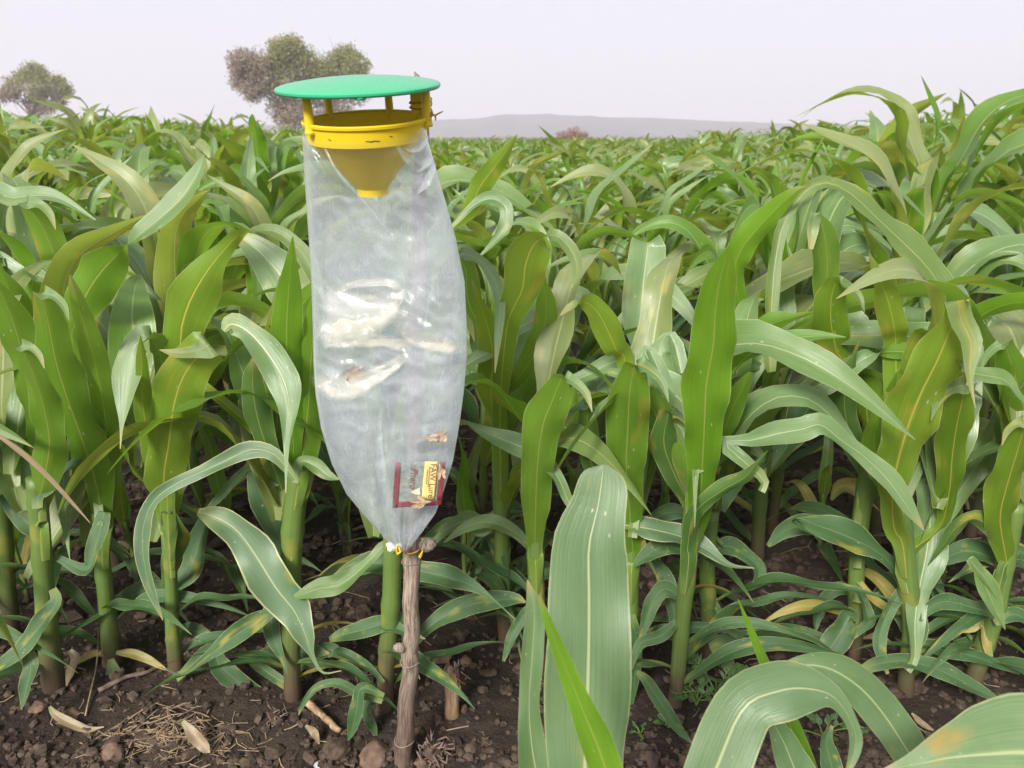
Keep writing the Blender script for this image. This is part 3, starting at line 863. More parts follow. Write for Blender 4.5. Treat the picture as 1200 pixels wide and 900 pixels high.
front_plant((449, 838), 'maize plant directly behind the wooden stake under the bag', [(449, 838, 10), (452, 790, 10), (456, 740, 11), (459, 690, 11), (460, 640, 11), (459, 600, 11), (458, 520, 11)], [
    ([(380, 690, 3), (408, 668, 9), (436, 660, 12), (464, 664, 11), (496, 670, 12), (530, 678, 12), (556, 688, 7), (578, 703, 2), (604, 726, .5)], .01, dict(mat='lower', k=.6)),
    ([(386, 750, 3), (402, 744, 8), (426, 738, 9), (452, 732, 8), (474, 740, 5)], -.02, dict(mat='lower', k=.8)),
    ([(462, 780, 5), (492, 745, 9), (516, 725, 11), (548, 710, 12), (578, 704, 11), (604, 702, 6), (616, 706, 1)], .02, dict(mat='lower', k=.6)),
    ([(450, 640, 6), (430, 660, 8), (400, 684, 12), (372, 690, 11), (345, 700, 3)], -.01, dict(mat='leaf')),
    ([(450, 800, 3), (436, 785, 5), (420, 774, 6), (398, 764, 5), (385, 770, 1)], -.02, dict(mat='lower')),
    ([(450, 815, 3), (424, 806, 7), (418, 830, 9), (414, 850, 7), (408, 868, 1)], -.07, dict(mat='lower', k=.3)),
    ([(448, 822, 3), (420, 812, 6), (395, 800, 5), (370, 806, 5), (354, 828, 3), (350, 838, .5)], -.05, dict(mat='lower', k=.3)),
    ([(450, 818, 3), (428, 828, 6), (436, 850, 6), (442, 862, 1)], -.04, dict(mat='lower', k=.3)),
    ([(459, 590, -8), (440, 540, -18), (430, 480, -20), (425, 420, -16), (415, 370, -6)], .06, dict(k=.1)),
    ([(459, 580, 8), (480, 520, 18), (490, 450, 20), (492, 390, 12), (488, 340, 2)], .04, dict(mat='pale')),
    ([(470, 720, 6), (478, 755, 6), (486, 780, 3), (492, 796, .5)], .0, dict(mat='lower', k=.2)),
    ([(458, 560, -9), (478, 480, -16), (500, 420, -20), (520, 370, -14)], .07, dict(mat='yellow', k=.05)),
], [('high', 3, .36, 160, .9)])

front_plant((592, 745), 'maize plant just right of the bag with arching pale-topped leaves', [(592, 745, 8), (590, 690, 9), (588, 620, 9), (586, 540, 10)], [
    ([(586, 480, -9), (590, 420, -13), (596, 375, -17), (612, 340, -25), (616, 310, -28), (628, 284, None), (650, 276, 8), (667, 290, 11), (676, 312, 7), (671, 337, .5)], -.02, dict(mat='yellow', fold=.14)),
    ([(588, 440, -8), (560, 380, -16), (548, 350, -18), (546, 318, -14), (538, 298, None), (560, 304, 7), (578, 325, 9), (586, 355, 7), (584, 392, 5), (580, 437, .5)], .04, dict(mat='pale')),
    ([(583, 500, -8), (575, 460, -17), (578, 420, -19), (572, 385, -16), (562, 355, -6)], .03, dict(mat='yellow')),
    ([(530, 440, 2), (552, 424, 8), (580, 408, 11), (606, 386, 14), (634, 372, 10), (662, 380, 6), (684, 391, .5)], -.05, dict(mat='pale', k=.7)),
    ([(525, 272, -4), (548, 250, -10), (562, 220, -15), (580, 195, -14), (594, 176, -7), (606, 158, -.5)], .20, dict(mat='yellow')),
    ([(530, 266, 3), (552, 243, 6), (574, 233, 8), (592, 242, 10), (592, 264, 9), (577, 286, 5), (556, 306, .5)], .12, dict(mat='pale', k=.4)),
    ([(586, 470, -9), (610, 440, -14), (634, 400, -17), (640, 360, -13), (636, 330, -4)], .05, dict(mat='leaf')),
    ([(586, 600, 6), (565, 620, 9), (548, 610, 10), (524, 620, 8), (505, 640, 2)], .0, dict(mat='leaf')),
], [('mid', 5, .22, 300, .9), ('low', 4, .1, 180, .9), ('low', 6, .06, 60, .9)])

front_plant((632, 790), 'maize plant behind the big foreground leaf with a folded green leaf face', [(632, 790, 8), (630, 730, 9), (628, 670, 10), (627, 610, 10)], [
    ([(627, 640, -9), (628, 590, -18), (630, 545, -20), (636, 500, -26), (648, 468, -24), (655, 450, -15)], -.01, dict(mat='leaf', fold=.14)),
    ([(624, 600, 8), (612, 540, 13), (616, 490, 19), (634, 445, 22), (652, 412, 20), (664, 390, 10)], .04, dict(mat='pale')),
    ([(672, 600, 3), (664, 583, 7), (652, 556, 9), (632, 534, 14), (602, 520, 15), (572, 508, 9), (541, 492, .5)], -.07, dict(mat='pale', k=.3)),
    ([(628, 560, 8), (660, 520, 12), (668, 480, 16), (664, 440, 14)], .07, dict(mat='lower')),
    ([(628, 650, 5), (605, 625, 8), (575, 612, 9), (548, 617, 7), (520, 636, 1)], .05, dict(mat='leaf')),
    ([(630, 700, 5), (615, 720, 7), (600, 745, 7), (590, 775, 2)], .0, dict(mat='lower')),
    ([(627, 580, -7), (650, 545, -10), (668, 510, -13), (672, 470, -6)], .08),
], [('low', 0, .12, 150, .9)])

front_plant((738, 800), 'maize plant half hidden behind the big foreground leaf tip', [(738, 800, 9), (739, 740, 9), (740, 690, 9), (741, 620, 10)], [
    ([(742, 650, -10), (738, 600, -16), (734, 550, -23), (736, 500, -27), (738, 460, -25), (742, 436, -16)], -.01, dict(mat='leaf', fold=.1)),
    ([(768, 415, 8), (758, 413, 12), (738, 418, 12), (714, 426, 12), (688, 440, 9), (664, 446, 4), (649, 445, .5)], -.04, dict(mat='pale', k=.5)),
    ([(712, 436, 4), (728, 440, 8), (748, 455, 10), (766, 474, 10), (786, 501, .5)], -.06, dict(mat='leaf', k=.3)),
    ([(752, 440, 9), (753, 415, 11), (750, 385, 22), (753, 340, 25), (757, 306, 23), (760, 284, None), (764, 296, -10), (766, 320, -2)], .06, dict(mat='pale', k=.7)),
    ([(735, 440, -10), (722, 410, -16), (711, 385, -20), (699, 364, -17), (684, 354, None), (668, 360, 5), (656, 370, .5)], .03, dict(mat='yellow')),
    ([(730, 615, 5), (762, 620, 12), (798, 629, 13), (828, 644, 9), (855, 662, 3), (884, 666, .5)], -.03, dict(mat='edged', k=.9, rag=.06)),
    ([(742, 640, 6), (765, 610, 9), (790, 600, 9), (812, 606, 2)], .05, dict(mat='lower')),
    ([(741, 600, -8), (700, 560, -12), (690, 520, -14), (688, 480, -10)], .06, dict(mat='lower')),
    ([(740, 720, 5), (746, 755, 7), (744, 790, 6), (738, 842, .5)], -.03, dict(mat='lower', k=.2)),
], [('low', 7, .1, 20, .9)])

front_plant((790, 832), 'maize plant with a reddish stalk base beside the ferny weed', [(790, 832, 8), (793, 800, 8), (796, 770, 9), (800, 725, 9), (806, 670, 10), (812, 600, 11), (820, 545, 12)], [
    ([(818, 620, -12), (822, 570, -17), (824, 530, -21), (826, 490, -26), (828, 450, -30), (836, 405, -29), (838, 368, -25), (843, 332, -21), (850, 304, -10), (854, 290, -1)], -.01, dict(mat='bright', fold=.1)),
    ([(764, 415, 9), (752, 424, 10), (768, 440, 18), (788, 458, 25), (806, 482, 25), (816, 512, 14), (815, 545, 5), (814, 618, .5)], -.05, dict(mat='pale', k=.45)),
    ([(790, 400, 9), (772, 412, 14), (782, 432, 18), (806, 446, 14), (818, 462, 6)], .0, dict(mat='pale')),
    ([(820, 560, -9), (842, 520, -13), (858, 480, -16), (870, 455, -12), (880, 436, -3)], .02, dict(mat='leaf')),
    ([(806, 640, -8), (815, 600, -12), (846, 575, -13), (872, 560, -12), (885, 545, -4)], -.02, dict(mat='lower')),
    ([(812, 600, -9), (790, 555, -15), (778, 520, -18), (782, 490, -12)], .04, dict(mat='lower')),
    ([(798, 725, 5), (775, 745, 8), (750, 755, 8), (740, 785, 1)], .0, dict(mat='lower')),
    ([(746, 787, 3), (756, 796, 8), (772, 820, 10), (792, 850, 8), (812, 872, .5)], -.08, dict(mat='lower', k=.35)),
    ([(800, 705, 6), (780, 690, 10), (765, 705, 11), (757, 728, 7), (750, 750, 2)], .02, dict(mat='lower')),
    ([(793, 760, 5), (790, 720, 8), (780, 680, 12), (770, 660, 6)], .03, dict(mat='lower')),
    ([(806, 650, 6), (780, 640, 10), (758, 650, 10), (742, 664, 2)], .03, dict(mat='lower')),
], [('low', 2, .07, 40, .9)])

front_plant((832, 770), 'smaller maize plant right behind the reddish stalk base', [(832, 770, 8), (830, 720, 9), (829, 660, 9), (834, 600, 9)], [
    ([(834, 650, 7), (852, 640, 10), (872, 650, 10), (890, 668, 9), (882, 690, 2)], -.01, dict(mat='lower')),
    ([(830, 700, 6), (848, 730, 7), (868, 745, 5), (880, 742, 1)], -.01, dict(mat='lower')),
    ([(832, 610, -9), (850, 570, -14), (866, 530, -16), (862, 490, -12)], .03, dict(mat='lower')),
    ([(832, 760, 5), (850, 755, 10), (880, 750, 10), (930, 742, 9), (975, 748, 1)], -.04, dict(mat='lower', k=.8)),
], [('low', 4, .1, 330, .9), ('mid', 3, .2, 170, .8)])

front_plant((888, 668), 'second-row maize plant with a long leaf arching right over its neighbours', [(888, 668, 7), (889, 620, 8), (893, 560, 8), (898, 500, 9), (905, 420, 9)], [
    ([(902, 420, 8), (904, 360, 9), (908, 310, 8), (918, 262, 8), (940, 228, 8), (966, 214, 10), (996, 226, 13), (1026, 254, 19), (1056, 282, 24), (1084, 310, 25), (1106, 342, 17), (1116, 370, 4)], -.22, dict(mat='yellow', k=.35)),
    ([(880, 400, -8), (862, 330, -12), (866, 298, -18), (884, 272, -21), (908, 246, -17), (930, 226, -8), (944, 218, -.5)], -.20, dict(mat='bright')),
    ([(972, 400, -9), (968, 350, -13), (970, 310, -17), (966, 275, -15), (960, 256, -6), (956, 250, None), (952, 270, 7), (950, 292, 3)], -.18, dict(mat='pale')),
    ([(880, 520, 9), (868, 470, 11), (880, 440, 11), (902, 412, 11), (930, 402, 11), (956, 406, 9), (976, 422, 2)], -.25, dict(mat='pale', k=.5)),
    ([(862, 470, -10), (866, 420, -15), (884, 392, -17), (908, 378, -14), (930, 372, -5)], -.15, dict(mat='leaf')),
    ([(985, 440, -9), (980, 410, -17), (974, 380, -23), (974, 352, -20), (977, 338, -14)], -.2, dict(mat='yellow')),
    ([(893, 560, 8), (850, 520, 10), (880, 516, 9), (912, 508, 15), (940, 503, 15), (962, 498, None), (986, 516, 13), (1014, 536, 15), (1040, 562, 18), (1062, 592, 13), (1083, 622, .5)], -.45, dict(mat='pale', k=.4)),
    ([(895, 540, 6), (870, 560, 9), (855, 580, 8), (848, 600, 2)], -.3, dict(mat='lower')),
], [('mid', 2, .2, 30, 1), ('low', 3, .1, 300, 1), ('mid', 8, .26, 200, 1)], group='maize plants of the second row')

front_plant((1002, 775), 'maize plant with a short broad low leaf turned to the viewer, right of centre', [(1002, 775, 7), (1003, 720, 9), (1004, 660, 9), (1010, 600, 10), (1020, 540, 10)], [
    ([(1004, 740, 4), (996, 722, 9), (986, 740, 17), (974, 758, 17), (963, 776, 6)], -.03, dict(mat='lower', k=.5)),
    ([(1006, 690, 6), (1018, 725, 7), (1010, 736, 6), (1000, 748, 2)], -.03, dict(mat='lower')),
    ([(1002, 650, 7), (980, 625, 12), (948, 616, 13), (920, 622, 10), (900, 640, 3)], -.02, dict(mat='lower')),
    ([(930, 610, 6), (965, 618, 16), (1000, 632, 19), (1030, 648, 11), (1052, 672, 11), (1068, 705, 13), (1075, 740, 12), (1067, 772, 3)], -.06, dict(mat='lower', k=.35)),
    ([(1018, 560, -9), (1000, 520, -14), (990, 480, -16), (992, 445, -13), (1000, 420, -4)], .02, dict(mat='lower')),
    ([(1018, 580, -9), (1022, 540, -13), (1030, 500, -16), (1040, 470, -8)], .02, dict(mat='leaf')),
    ([(1115, 440, -5), (1100, 424, -8), (1072, 414, -10), (1046, 412, -9), (1022, 416, None), (1000, 428, 13), (970, 446, 18), (938, 460, 15), (906, 470, .5)], -.05, dict(mat='pale', k=.3)),
    ([(1003, 700, 5), (985, 690, 7), (968, 700, 9), (958, 722, 6), (956, 740, 1)], .04, dict(mat='lower')),
    ([(1004, 680, 5), (1022, 700, 7), (1042, 716, 6), (1056, 735, 1)], -.01, dict(mat='drying')),
], [('low', 5, .08, 200, .9), ('high', 7, .34, 260, .9)])

front_plant((1062, 818), 'maize plant with a large yellow-patched leaf face at right', [(1062, 818, 9), (1063, 780, 9), (1068, 730, 10), (1060, 650, 12), (1050, 590, 14)], [
    ([(1048, 620, -12), (1046, 575, -16), (1054, 535, -28), (1066, 495, -34), (1080, 460, -38), (1096, 428, -34), (1108, 400, -25), (1118, 372, -14), (1122, 352, None), (1126, 375, 18), (1138, 402, 14), (1136, 440, 5), (1143, 478, .5)], -.02, dict(mat='yellow', fold=.1, k=.4)),
    ([(1072, 770, 6), (1072, 728, 11), (1077, 690, 15), (1085, 650, 22), (1090, 610, 25), (1091, 578, 22), (1092, 562, None), (1096, 575, -10)], -.05, dict(mat='pale', k=.5)),
    ([(1100, 620, -9), (1112, 580, -14), (1116, 535, -19), (1122, 495, -20), (1130, 460, -15)], .03, dict(mat='yellow')),
    ([(1108, 610, 6), (1122, 580, 12), (1142, 550, 17), (1160, 522, 18), (1172, 490, 12), (1176, 460, 3)], .04, dict(mat='leaf')),
    ([(1142, 400, 8), (1152, 372, 12), (1168, 385, 19), (1186, 412, 21), (1204, 445, 12)], .02, dict(mat='pale')),
    ([(1120, 430, 4), (1144, 438, 9), (1176, 445, 10), (1192, 462, 8), (1210, 480, 2)], -.04, dict(mat='leaf')),
    ([(1010, 786, 5), (1030, 778, 7), (1062, 775, 8), (1100, 785, 10), (1140, 805, 9), (1178, 824, .5)], -.05, dict(mat='lower', k=.7)),
    ([(1050, 420, -14), (1048, 385, -16), (1040, 350, -16), (1032, 330, -8)], .06, dict(mat='yellow')),
    ([(1064, 770, 4), (1085, 758, 7), (1110, 762, 9), (1150, 772, 7), (1195, 790, 1)], -.01, dict(mat='lower')),
    ([(1060, 690, 6), (1040, 720, 8), (1030, 755, 8), (1040, 790, 2)], .0, dict(mat='lower')),
    ([(1050, 600, -9), (1034, 560, -12), (1024, 520, -15), (1030, 490, -6)], .04),
], [('low', 1, .1, 10, .9)])

front_plant((1136, 812), 'maize plant with a yellow sheath low on its stalk at right', [(1136, 812, 9), (1146, 780, 10), (1160, 735, 11), (1172, 690, 10), (1182, 640, 10), (1190, 590, 11)], [
    ([(1160, 770, 4), (1154, 745, 8), (1150, 728, 9), (1140, 735, 6), (1128, 740, 2)], -.02, dict(mat='drying', k=.4)),
    ([(1170, 700, 5), (1136, 655, 7), (1148, 672, 11), (1164, 708, 12), (1178, 738, .5)], -.06, dict(mat='leaf', k=.4)),
    ([(1165, 720, 5), (1140, 712, 8), (1110, 705, 9), (1090, 712, 8), (1078, 728, 2)], -.03, dict(mat='lower')),
    ([(1180, 660, -10), (1172, 610, -18), (1180, 570, -22), (1192, 530, -20), (1200, 500, -10)], -.01, dict(mat='yellow')),
    ([(1185, 650, -8), (1150, 610, -11), (1124, 615, -12), (1105, 640, -6)], -.01, dict(mat='lower')),
    ([(1165, 730, 4), (1190, 720, 9), (1215, 735, 10)], -.02, dict(mat='lower')),
    ([(1186, 640, 8), (1170, 655, 10), (1135, 645, 12), (1105, 655, 8)], .02, dict(mat='lower')),
    ([(1150, 765, 5), (1130, 760, 7), (1110, 730, 8), (1098, 690, 9), (1090, 660, 3)], .04, dict(mat='lower')),
], [('low', 6, .05, 300, .9), ('low', 3, .07, 120, .9), ('high', 1, .38, 150, 1)])

front_plant((1215, 790), 'maize plant cut by the right picture edge', [(1215, 790, 9), (1216, 720, 10), (1218, 650, 10), (1220, 560, 10)], [
    ([(1216, 660, 7), (1190, 645, 12), (1160, 650, 13), (1130, 670, 4)], -.02, dict(mat='lower')),
    ([(1215, 560, -10), (1205, 500, -20), (1192, 450, -22), (1180, 410, -12)], .03),
], [('high', 4, .36, 170, 1), ('mid', 6, .25, 190, 1), ('low', 2, .1, 200, 1)])

# nearest plants, standing right below the lens: only their leaves reach into the picture
def near_plant(bx, by, label, leaves):
    root = thing('maize_plant', (bx, by, 0), label, 'maize plant', NEAR)
    BASES.append((bx, by))
    o = bpy.data.objects.new('stalk', STALKS[len(BASES) % 4]); col.objects.link(o); o.parent = root
    o.scale = (1.1, 1.1, 0.75)
    for lf in leaves:
        kw = dict(lf[2]) if len(lf) > 2 else {}
        add_traced(root, lf[0], lf[1], **kw)
    return root

near_plant(0.065, 0.36, 'nearest maize plant, its broad ribbed leaf standing upright at bottom centre', [
    ([(676, 1080, 26), (682, 985, 34), (685, 900, 46), (687, 850, 50), (689, 790, 54), (690, 735, 51), (690, 690, 51), (690, 640, 46), (700, 596, 36), (704, 570, 32), (706, 555, 24), (707, 547, 9), (707, 544, .5)], 0.42, dict(mat='fore', k=.55, fold=.12, ruffle=.12, waves=3.0, rag=.05)),
    ([(722, 1010, -16), (716, 930, -22), (704, 884, -22), (686, 840, -18), (668, 795, -13), (652, 755, -9), (636, 712, -4), (632, 696, -1)], 0.40, dict(mat='bright', k=.15, fold=.15)),
    ([(650, 1020, 18), (634, 930, 21), (624, 880, 19), (620, 825, 13), (624, 765, 14), (626, 715, 11), (618, 680, 1)], 0.46, dict(mat='fore', k=.3)),
])
near_plant(0.235, 0.37, 'nearest maize plant at bottom right with leaves curving over like hooks', [
    ([(800, 1000, 28), (842, 893, 40), (872, 829, 45), (912, 810, 33), (945, 807, 25), (976, 816, 16), (996, 843, 9), (1003, 872, 8), (990, 915, 2)], 0.40, dict(mat='fore', k=.5, fold=.14, ruffle=.12, waves=2.5)),
    ([(905, 800, 5), (922, 786, 10), (946, 779, 12), (976, 785, 21), (1008, 806, 30), (1034, 835, 34), (1056, 868, 30), (1074, 900, 17), (1082, 930, 4)], 0.46, dict(mat='fore', k=.35, fold=.14)),
    ([(962, 1010, -17), (950, 930, -17), (938, 885, -16), (922, 840, -13), (908, 805, -10), (894, 772, -7), (878, 734, -4), (865, 702, -.5)], 0.58, dict(mat='bright', k=.05, fold=.25)),
    ([(950, 1000, 24), (938, 925, 27), (922, 878, 20), (908, 850, 12), (902, 838, 2)], 0.50, dict(mat='fore', k=.4)),
    ([(985, 960, 10), (975, 900, 14), (968, 868, 8), (975, 850, 2)], 0.56, dict(mat='lower')),
])
near_plant(0.42, 0.36, 'nearest maize plant at the lower right corner with a broad brown-patched leaf', [
    ([(1330, 940, 40), (1260, 893, 56), (1205, 882, 62), (1155, 884, 48), (1112, 888, 30), (1072, 896, 13), (1034, 902, .5)], 0.36, dict(mat='patched', k=.5, fold=.10, ruffle=.06, waves=2)),
    ([(1230, 860, 20), (1205, 828, 12), (1190, 818, 6), (1170, 815, 1)], 0.44, dict(mat='fore')),
])

# ------------------------------------------------------------------ the rows behind
rng = random.Random(2024)
def blocked(x, y, r=0.09):
    return any((x - a) ** 2 + (y - b) ** 2 < r * r for a, b in BASES)

def tallness(x, y):
    u = 600 + 900 * x / max(0.5, y)          # roughly where it stands across the view
    s = 0.97
    if u < 420: s += 0.05 * min(1, (420 - u) / 250)
    if u > 880: s += 0.12 * min(1, (u - 880) / 220)
    if y < 1.2: s = 0.9
    return s

spots = []
for x in (-1.02, -0.86, 0.84, 1.0):
    spots.append((x, 0.95 + rng.uniform(-.02, .02), 0))
row = 1
Y = 1.42
ROWGAP = 0.46
while Y < 24:
    half = 0.70 * Y + 0.5
    x = -half + rng.uniform(0, .2)
    while x < half:
        xx, yy = x + rng.gauss(0, .02), Y + rng.gauss(0, .035) + 0.03 * x
        if rng.random() > 0.06 and not blocked(xx, yy): spots.append((xx, yy, row))
        x += rng.uniform(.13, .17) if row == 1 else rng.uniform(.12, .17)
    Y += ROWGAP; row += 1
spots.sort(key=lambda s: s[1])
ROWLAB = {0: 'maize plant at the end of the front row beyond the picture edge',
          1: 'maize plant in the second row, seen through gaps between the front plants',
          2: 'maize plant in the third row, its leafy top above the front plants',
          3: 'maize plant in the fourth row, seen by its leafy top only',
          4: 'maize plant in the fifth row, seen by its leafy top only'}
ROWGRP = {0: 'maize plants at the ends of the front row', 1: 'maize plants filling the second row', 2: 'maize plants of the third row', 3: 'maize plants of the fourth row', 4: 'maize plants of the fifth row'}
N_IND = 300 - len(BASES)
ORD = 'first second third fourth fifth sixth seventh eighth ninth tenth eleventh twelfth thirteenth fourteenth fifteenth sixteenth seventeenth eighteenth nineteenth twentieth twenty-first twenty-second twenty-third twenty-fourth twenty-fifth'.split()
NTH = {}
for rr_ in (1, 2, 3):
    xs_ = sorted(s[0] for s in spots[:N_IND] if s[2] == rr_ and abs(s[0]) < 0.64 * s[1] + .10)
    for i_, x_ in enumerate(xs_): NTH[(rr_, x_)] = i_
for (x_, y_, sc_, lab_) in ((996, 3.2, 1.06, 'tall maize plant whose upright tip breaks the skyline, third tip from the right edge'), (1070, 3.6, 1.04, 'tall maize plant on the skyline with a tip bent over to the right'),
                       (1128, 3.0, 1.10, 'tallest maize plant breaking the skyline near the right edge'), (858, 3.2, 1.10, 'maize plant with one thin tip against the hills, right of centre'), (30, 3.0, 1.12, 'tall maize plant on the skyline before the small tree'),
                       (76, 3.2, 1.08, 'tall maize plant on the skyline just right of the small tree')):
    b_ = px(x_, 160, y_)
    BASES.append((b_.x, y_))
    pl_ = grow_plant(b_.x, y_, ground_h(b_.x, y_), sc_, lab_, 'tall maize plants on the skyline', rng)
    for q_ in range(2): place_lib_leaf(pl_, 'whorl', q_ + 1, (0, 0, .46), rng.uniform(0, 6.3), 1.15)
spots = [s for s in spots if not blocked(s[0], s[1], .08)]
N_IND = 300 - len(BASES)
for (x, y, r) in spots[:N_IND]:
    lab = ROWLAB.get(r, 'maize plant deeper in the field, a green tuft among many alike')
    if (r, x) in NTH:
        lab = ORD[min(24, NTH[(r, x)])] + ' maize plant from the left picture edge in the ' + ORD[r] + ' row of the field'
    elif r in (1, 2, 3): lab = 'maize plant standing in the ' + ORD[r] + ' row just beyond the picture edge'
    grp = ROWGRP.get(r, 'maize plants deeper in the field')
    grow_plant(x, y, ground_h(x, y), tallness(x, y) * (rng.uniform(.88, 1.10) if rng.random() < .8 or r < 2 or abs(x / y - .03) < .2 else rng.uniform(1.1, 1.30)), lab, grp, rng, skip=('low',) if r > 3 else ())

# young shoots between the first rows
def shoot(x, y, s, label):
    root = thing('maize_shoot', (x, y, ground_h(x, y)), label, 'maize shoot', 'young maize shoots between the front rows')
    o = bpy.data.objects.new('stalk', STALKS[rng.randrange(4)]); col.objects.link(o); o.parent = root; o.scale = (.45 * s, .45 * s, .35 * s)
    az0 = rng.uniform(0, 6.3)
    for j in range(7):
        kd = 'low' if j < 5 else 'whorl'
        o = place_lib_leaf(root, kd, rng.randrange(KINDS[kd]), (0, 0, s * (.02 + .018 * j)), az0 + j * math.pi + rng.gauss(0, .5), s * rng.uniform(.7, 1.1))
for (x_, y_, lab) in ((548, 700, 'young maize shoot on dark soil right of the bag knot'), (586, 690, 'young maize shoot close behind the plant right of the bag'), (276, 690, 'young maize shoot between two left-hand plants, behind the wavy leaf'),
                      (30, 700, 'young maize shoot behind the thick-stemmed plant at far left'), (400, 640, 'young maize shoot left of the bag knot'), (668, 680, 'young maize shoot behind the upright foreground leaf'),
                      (770, 700, 'young maize shoot behind the reddish-based plant'), (955, 655, 'young maize shoot beside the second-row stalk at right'),
                      (1105, 690, 'young maize shoot behind the yellow-patched plant'), (160, 690, 'young maize shoot between the plants with hanging and yellow leaves'), 
                      (475, 700, 'young maize shoot on the soil directly behind the stake'), ):
    g_ = px_ground(x_, y_)
    shoot(g_.x, g_.y, rng.uniform(.75, 1.1), lab)

# everything farther off is one mass that nobody could count
def far_field(rest):
    Vs, Fs, Us, Ms = [], [], [], []
    off = 0
    mats = ['leaf', 'lower', 'pale', 'yellow', 'bright', 'drying', 'olive_leaf']
    for (x, y, r) in rest:
        sc_ = tallness(x, y) * (rng.uniform(.84, 1.12) if rng.random() < .85 or abs(x / y - .03) < .2 else rng.uniform(1.1, 1.35)); gz = ground_h(x, y)
        for kd, i, h, az, s in leaf_plan(rng):
            if kd == 'low': continue
            if y > 8 and kd == 'mid' and rng.random() < .6: continue
            near_, mn, far_ = LOWLIB[kd][i]
            V, F, U = near_ if y < 10 else far_
            c, sn = math.cos(az), math.sin(az)
            k = sc_ * s
            W = np.empty_like(V)
            W[:, 0] = (V[:, 0] * c - V[:, 1] * sn) * k + x
            W[:, 1] = (V[:, 0] * sn + V[:, 1] * c) * k + y
            W[:, 2] = V[:, 2] * k + h * sc_ + gz
            Vs.append(W); Fs.append(F + off); Us.append(U); off += len(V)
            Ms.append(np.full(len(F), mats.index(mn), dtype=np.int32))
    V = np.concatenate(Vs).astype(np.float32); F = np.concatenate(Fs).astype(np.int32); U = np.concatenate(Us).astype(np.float32)
    me = bpy.data.meshes.new('far_maize')
    me.vertices.add(len(V)); me.vertices.foreach_set('co', V.ravel())
    me.loops.add(F.size); me.loops.foreach_set('vertex_index', F.ravel())
    me.polygons.add(len(F)); me.polygons.foreach_set('loop_start', np.arange(0, F.size, 4, dtype=np.int32))
    uvl = me.uv_layers.new(name='UVMap'); uvl.data.foreach_set('uv', U[F.ravel()].ravel())
    for mn in mats: me.materials.append(M[mn])
    me.polygons.foreach_set('material_index', np.concatenate(Ms))
    me.polygons.foreach_set('use_smooth', np.ones(len(F), dtype=bool))
    me.update(calc_edges=True)
    tag(link_mesh('far_maize', me), 'the far part of the maize field running to the skyline', 'maize field', kind='stuff')
far_field(spots[N_IND:])

# ------------------------------------------------------------------ the stake
def stick_material():
    m, nt = new_mat('weathered_stick')
    g = N(nt)
    uv = g.node('ShaderNodeTexCoord').outputs['UV']
    sep = g.node('ShaderNodeSeparateXYZ'); g.link(uv, sep.inputs[0])
    u, v = sep.outputs[0], sep.outputs[1]
    st = g.noise(g.combine(g.math('MULTIPLY', u, 22.0), g.math('MULTIPLY', v, 26.0), 0.0), 1.0, 5.0, 0.7)
    bl = g.noise(g.combine(g.math('MULTIPLY', u, 3.0), g.math('MULTIPLY', v, 12.0), 4.0), 1.0, 3.0, 0.6)
    c = g.mix(g.smooth(st, 0.38, 0.62), (0.12, 0.085, 0.064), (0.38, 0.30, 0.23))
    c = g.mix(g.smooth(bl, 0.45, 0.7, 0.0, 0.5), c, (0.40, 0.33, 0.26))
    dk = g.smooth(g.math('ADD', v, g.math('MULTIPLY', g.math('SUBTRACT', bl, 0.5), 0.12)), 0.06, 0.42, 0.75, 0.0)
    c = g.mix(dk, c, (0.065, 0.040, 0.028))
    b = g.node('ShaderNodeBsdfPrincipled'); g.link(c, b.inputs['Base Color']); b.inputs['Roughness'].default_value = 0.8
    bp = g.node('ShaderNodeBump'); bp.inputs['Strength'].default_value = 0.7; bp.inputs['Distance'].default_value = 0.0012
    g.link(st, bp.inputs['Height']); g.link(bp.outputs[0], b.inputs['Normal'])
    out = g.node('ShaderNodeOutputMaterial'); g.link(b.outputs[0], out.inputs[0])
    return m
M['stick'] = stick_material()

